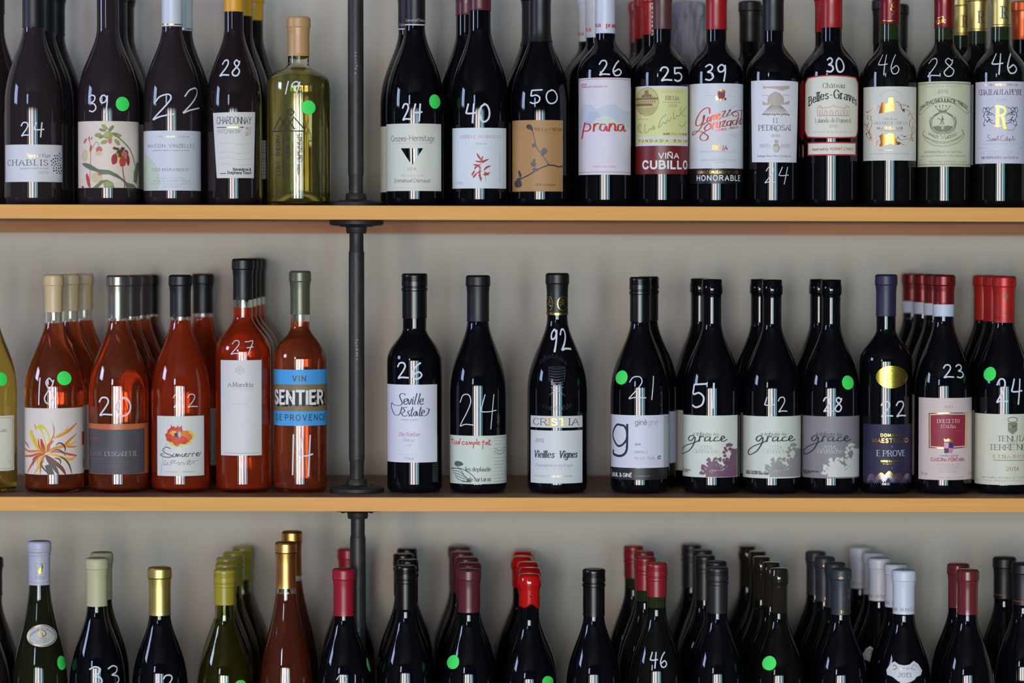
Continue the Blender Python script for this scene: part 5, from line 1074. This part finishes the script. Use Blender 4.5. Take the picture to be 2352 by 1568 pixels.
b = Bottle(1, 2305, 65.5, 'burgundy', 'dark bottle priced 24 with bright red capsule, ivory crest label and green dot', top=635, cap=mat('capsule_foil', (176, 34, 28), .38, .2), capbot=741, neck=25)
b.F = M6; b.label(785, 948, 1134, 1388, (214, 214, 196)); TK = ink((84, 82, 80)); TR = ink((160, 60, 50))
b.line([(990, 975), (1016, 968), (1042, 975), (1036, 995), (996, 995), (990, 975)], 4, TK); b.poly([(992, 1004), (1042, 1004), (1040, 1050), (1016, 1070), (992, 1050)], ink((130, 136, 124))); b.line([(1000, 1030), (1012, 1016), (1020, 1030), (1034, 1018)], 6, GOLDFOIL); b.line([(990, 1003), (1043, 1003), (1041, 1052), (1016, 1072), (990, 1052), (990, 1003)], 3, TK, sm=False)
b.text('TENUTA', 924, 1098, 1116, 32, TK, 'serif', gap=10); b.text('DELLE', 988, 1048, 1136, 14, TK, 'serif'); b.text('TERRE NERE', 876, 1126, 1170, 32, TK, 'serif', gap=10); b.text('ETNA ROSSO', 902, 1118, 1221, 20, TR, 'serif', gap=40); b.line([(902, 1234), (1110, 1236)], 3, TK, sm=False); b.text('2014', 980, 1054, 1300, 24, TR, 'serif', gap=26); b.text('Imbottigliato all origine da Terre Nere', 835, 1110, 1346, 9, TK, 'serif', gap=10); b.text('ITALIA  PRODUCT OF ITALY', 848, 1075, 1366, 9, TK, 'light', gap=12); b.text('750 ml', 790, 808, 1364, 8, GREY, 'light')
b.capprint(); b.F = M6; b.blob(972, 218, 16, 18, mat('capsule_foil', (150, 60, 44), .4), n=10, jag=.2); b.text('TERRE', 940, 1010, 330, 18, mat('capsule_foil', (140, 34, 28), .4), 'sans'); b.text('NERE ETNA', 915, 1015, 360, 16, mat('capsule_foil', (140, 34, 28), .4), 'sans'); b.end()
b.mark('24', 915, 1068, 878, 150, w=5.0, slant=2); b.dot(878, 700, 37, 44)
b.copies([2284, 2261], 'bright red-capped bottles at the right end', ['bright red-capped bottle second in its file', 'bright red-capped bottle hindmost in its file'])
b = Bottle(1, 2412, 61, 'burgundy', 'dark bottle shoulder cut off by the right edge of the middle shelf', row=1, H=HT, cap=CB, capbot=735).fin()

# ================================================================== LOWEST SHELF
b = Bottle(2, -42, 64, 'burgundy', 'dark bottle cut off at lower left corner, nearer of two', row=0, H=.300, cap=CB, capbot=1400, glass='brown', group='dark pair at the lower left corner').fin()
b.copies([-20], 'dark pair at the lower left corner', ['dark bottle cut off at lower left corner, further back of two'], row0=2)
b = Bottle(2, 91, 64, 'flute', 'slender olive bottle with lilac-white capsule and oval medallion, green dot', top=1243, cap=capm((178, 180, 204), .45), capbot=1344, glass='green', neck=24.5)
b.F = B1; MS = [(360 + 127 * cos(a / 16 * pi), 1160 + 97 * sin(a / 16 * pi)) for a in range(32)]
b.label(0, 0, 0, 0, (186, 188, 186), name='medallion', shape=MS); b.line([(360 + 117 * cos(a / 16 * pi), 1160 + 87 * sin(a / 16 * pi)) for a in range(33)], 6, GOLDFOIL)
b.line([(345, 1120), (380, 1118), (394, 1150), (360, 1172), (335, 1150), (345, 1120)], 7, GOLDFOIL); b.line([(360, 1130), (370, 1165)], 9, GOLDFOIL); b.text('2013', 340, 402, 1205, 26, GR, 'serif'); b.text('DOMAINE DU PARGOLLA', 268, 456, 1110, 22, GR, 'serif', arch=60, gap=12); b.text('"ALTAMIRA"', 302, 422, 1226, 16, GR, 'serif', arch=-16)
b.capprint(); b.F = B1; b.eps = .0022
for y in (413, 468): b.line([(246, y), (338, y + 6), (433, y)], 4, TAN)
b.text('ERS NEGOCIANTS', 250, 420, 450, 20, LG, 'light'); b.eps = .0007; b.line([(248, 700), (340, 706), (434, 700)], 4, TAN); b.line([(312, 540), (390, 540), (390, 670), (312, 670), (312, 540)], 3, TAN, sm=False); b.blob(350, 600, 14, 30, GF, n=10, rot=.2); b.blob(362, 565, 8, 24, GF, n=8); b.text('DOMAINE', 316, 388, 662, 12, TAN, 'light'); b.end()
b.dot(522, 1411, 36, 62); b.fin()
b = Bottle(2, 223, 64, 'burgundy', 'dark bottle priced 33 with cream capsule, front one of two', top=1282, cap=CCREAM, capbot=1393, neck=24)
b.F = B1; b.mark('33', 765, 1020, 1590, 165, w=4.6, rise=0)
b.copies([234], 'cream-capped pair', ['cream-capped bottle behind the one priced 33'])
b = Bottle(2, 367, 64, 'burgundy', 'dark bottle with shiny gold capsule, priced 12', top=1303, cap=CGOLD, capbot=1414, neck=25)
b.F = B1; b.mark('12', 1345, 1500, 1625, 125, w=4.4); b.fin()
b = Bottle(2, 516, 64, 'burgundy', 'olive bottle with yellow-green screw cap, foremost of its file', top=1308, cap=CYO, capbot=1390, captype='screw', glass='oliveclear', wine=OLW, fill=1420, neck=23)
b.F = B2; b.dot(415, 1590, 46, 42)
b.copies([519, 521, 536, 557], 'yellow-green screw-capped bottles', ['yellow-green capped bottle second in its file', 'yellow-green capped bottle third in its file', 'yellow-green capped bottle fourth in its file', 'yellow-green capped bottle hindmost in its file'])
b = Bottle(2, 657, 62, 'flute', 'slender brownish rose bottle with copper capsule, front of two', top=1245, cap=CCOP, capbot=1352, glass='clear', wine=GROSE, fill=1362, neck=22.5)
b.fin(); b.copies([671], 'copper-capped slender pair', ['slender bottle with copper capsule, standing behind its twin'], row0=2)
b = Bottle(2, 790, 64, 'burgundy', 'dark bottle with crimson capsule in front of the pipe post', top=1306, cap=CROSE, capbot=1415, neck=24)
b.F = B2; b.dot(1526, 1432, 20, 64); b.mark('21', 1245, 1415, 1650, 150, w=2.6); b.fin()
b = Bottle(2, 800, 62, 'burgundy', 'dark bottle with crimson capsule half hidden behind the pipe post', row=3, top=1260, cap=CROSE, capbot=1365, neck=22).fin()
b = Bottle(2, 932, 64, 'burgundy', 'black screw-capped dark bottle, foremost in the file right of the pipe post', top=1299, cap=CSCREW, capbot=1400, captype='screw', neck=23)
b.fin(); b.copies([937, 927, 935], 'black screw-capped bottles right of the pipe post', ['black screw-capped bottle second in the file right of the post', 'black screw-capped bottle third in the file right of the post', 'black screw-capped bottle hindmost in the file right of the post'])
b = Bottle(2, 1077, 64, 'burgundy', 'plum-capped dark bottle with green dot, foremost of its file of five', top=1307, cap=CMAR, capbot=1407, neck=25.5)
b.F = B3; b.dot(757, 1392, 50, 61)
b.copies([1078, 1072, 1061, 1055], 'plum-capped bottles', ['plum-capped bottle second in its file', 'plum-capped bottle third in its file', 'plum-capped bottle fourth in its file', 'plum-capped bottle hindmost in its file'])
b = Bottle(2, 1216, 64, 'burgundy', 'dark bottle sealed in glossy red wax with green dot, foremost of its file', top=1322, cap=CWAX, capbot=1392, captype='wax', neck=23)
b.F = B3; b.dot(1565, 1562, 46, 48)
b.copies([1217, 1213, 1199, 1201], 'red wax-sealed bottles', ['red wax-sealed bottle second in its file', 'red wax-sealed bottle third in its file', 'red wax-sealed bottle fourth in its file', 'red wax-sealed bottle hindmost in its file'])
b = Bottle(2, 1364, 64, 'burgundy', 'black screw-capped dark bottle standing alone in the middle of lowest shelf', top=1307, cap=CSCREW, capbot=1416, captype='screw', neck=24.5).fin()
b = Bottle(2, 1508, 63, 'burgundy', 'red screw-capped dark bottle priced 46, foremost of its file', top=1293, cap=mat('screw_cap_red', (140, 30, 38), .32), capbot=1371, captype='screw', neck=22.5, glass='blackgreen', fill=1395)
b.F = B4; b.mark('46', 905, 1070, 1412, 150, w=3.8, slant=0)
b.copies([1482, 1479, 1455], 'red screw-capped bottles', ['red screw-capped bottle second in its file', 'red screw-capped bottle third in its file', 'red screw-capped bottle hindmost in its file'])
b = Bottle(2, 1648, 64, 'burgundy', 'dark screw-capped bottle, foremost of five stepping back to the left', top=1303, cap=mat('screw_cap_black', (34, 33, 38), .38), capbot=1409, captype='screw', neck=23)
b.fin(); b.copies([1645, 1619, 1613, 1588], 'dark screw-capped bottles stepping back', ['dark screw-capped bottle second of five stepping back', 'dark screw-capped bottle third of five stepping back', 'dark screw-capped bottle fourth of five stepping back', 'dark screw-capped bottle hindmost of five stepping back'])
b = Bottle(2, 1789, 64, 'burgundy', 'capless brown-olive glass bottle with green dot, foremost of its file', top=1304, glass='blackbrown', fill=1405, neck=20)
b.F = B5; b.dot(545, 1375, 66, 71)
b.copies([1771, 1749, 1740, 1716], 'capless brown glass bottles', ['capless brown glass bottle second in its file', 'capless brown glass bottle third in its file', 'capless brown glass bottle fourth in its file', 'capless brown glass bottle hindmost in its file'])
b = Bottle(2, 1931, 64, 'burgundy', 'dark bottle with slate capsule and gold lettering, foremost of its file', top=1306, cap=CCHAR, capbot=1412, neck=22)
b.capprint(); b.F = B5; b.eps = .0018; b.text('GRAND', 1228, 1335, 548, 18, GOLDFOIL, 'serif'); b.eps = .0007; b.line([(1325, 650), (1280, 690), (1272, 760)], 6, GOLDFOIL); b.line([(1300, 700), (1290, 730), (1310, 740), (1312, 705), (1295, 700)], 4, GOLDFOIL); b.text('DOMAINE', 1245, 1345, 884, 26, GOLDFOIL, 'serif'); b.end()
b.copies([1918, 1894, 1873], 'slate-capped bottles with gold lettering', ['slate-capped bottle second in its file', 'slate-capped bottle third in its file', 'slate-capped bottle hindmost in its file'])
b = Bottle(2, 2076, 64, 'burgundy', 'dark bottle with white capsule and ornate white bib label reading 2013', top=1309, cap=CW, capbot=1411, neck=25.5)
b.F = B6
b.label(0, 0, 0, 0, (208, 212, 220), name='bib_label', shape=[(482, 1358), (530, 1385), (585, 1394), (640, 1385), (686, 1350), (730, 1385), (758, 1450), (740, 1495), (700, 1508), (680, 1535), (640, 1558), (585, 1564), (530, 1552), (490, 1520), (470, 1508), (425, 1495), (412, 1450), (440, 1390)])
b.text('2013', 528, 652, 1510, 42, ink((60, 70, 84)), 'serif'); b.line([(460, 1420), (490, 1390), (510, 1430), (480, 1440), (540, 1420), (560, 1440)], 5, GOLDFOIL); b.line([(710, 1410), (680, 1385), (655, 1420), (690, 1440), (630, 1420), (610, 1440)], 5, GREY); b.line([(470, 1410), (500, 1400), (520, 1415)], 4, GOLDFOIL); b.text('vv Côte vv'.replace('ô', 'o'), 570, 620, 1425, 12, GREY, 'script')
b.capprint(); b.F = B6; b.eps = .0006; b.text('MAINE  MONGEARD', 440, 730, 865, 30, LG, 'serif'); b.end()
b.copies([2058, 2020, 2007, 1976], 'white-capped bottles on the lowest shelf', ['white-capped bottle second in its file on the lowest shelf', 'white-capped bottle third in its file on the lowest shelf', 'white-capped bottle fourth in its file on the lowest shelf', 'white-capped bottle hindmost of its file on the lowest shelf'])
b = Bottle(2, 2222, 64, 'burgundy', 'dark bottle with burgundy-red capsule, front of two near the right edge', top=1308, cap=mat('capsule_foil', (108, 40, 44), .22), capbot=1412, neck=23.5)
b.fin(); b.copies([2201], 'burgundy-red capped pair', ['burgundy-red capped bottle behind its twin near the right edge'])
b = Bottle(2, 2350, 64, 'burgundy', 'black-capped dark bottle cut by the right edge, with tiny orange lettering', row=1, top=1293, cap=CBP, capbot=1390, neck=25)
b.capprint(); b.F = B6; b.text('Pedro', 1655, 1750, 776, 14, ORG, 'script', wt=.16); b.end(); b.fin()
b.copies([2307], 'black-capped pair at lower right', ['black-capped bottle behind and left of the one cut by the right edge'])
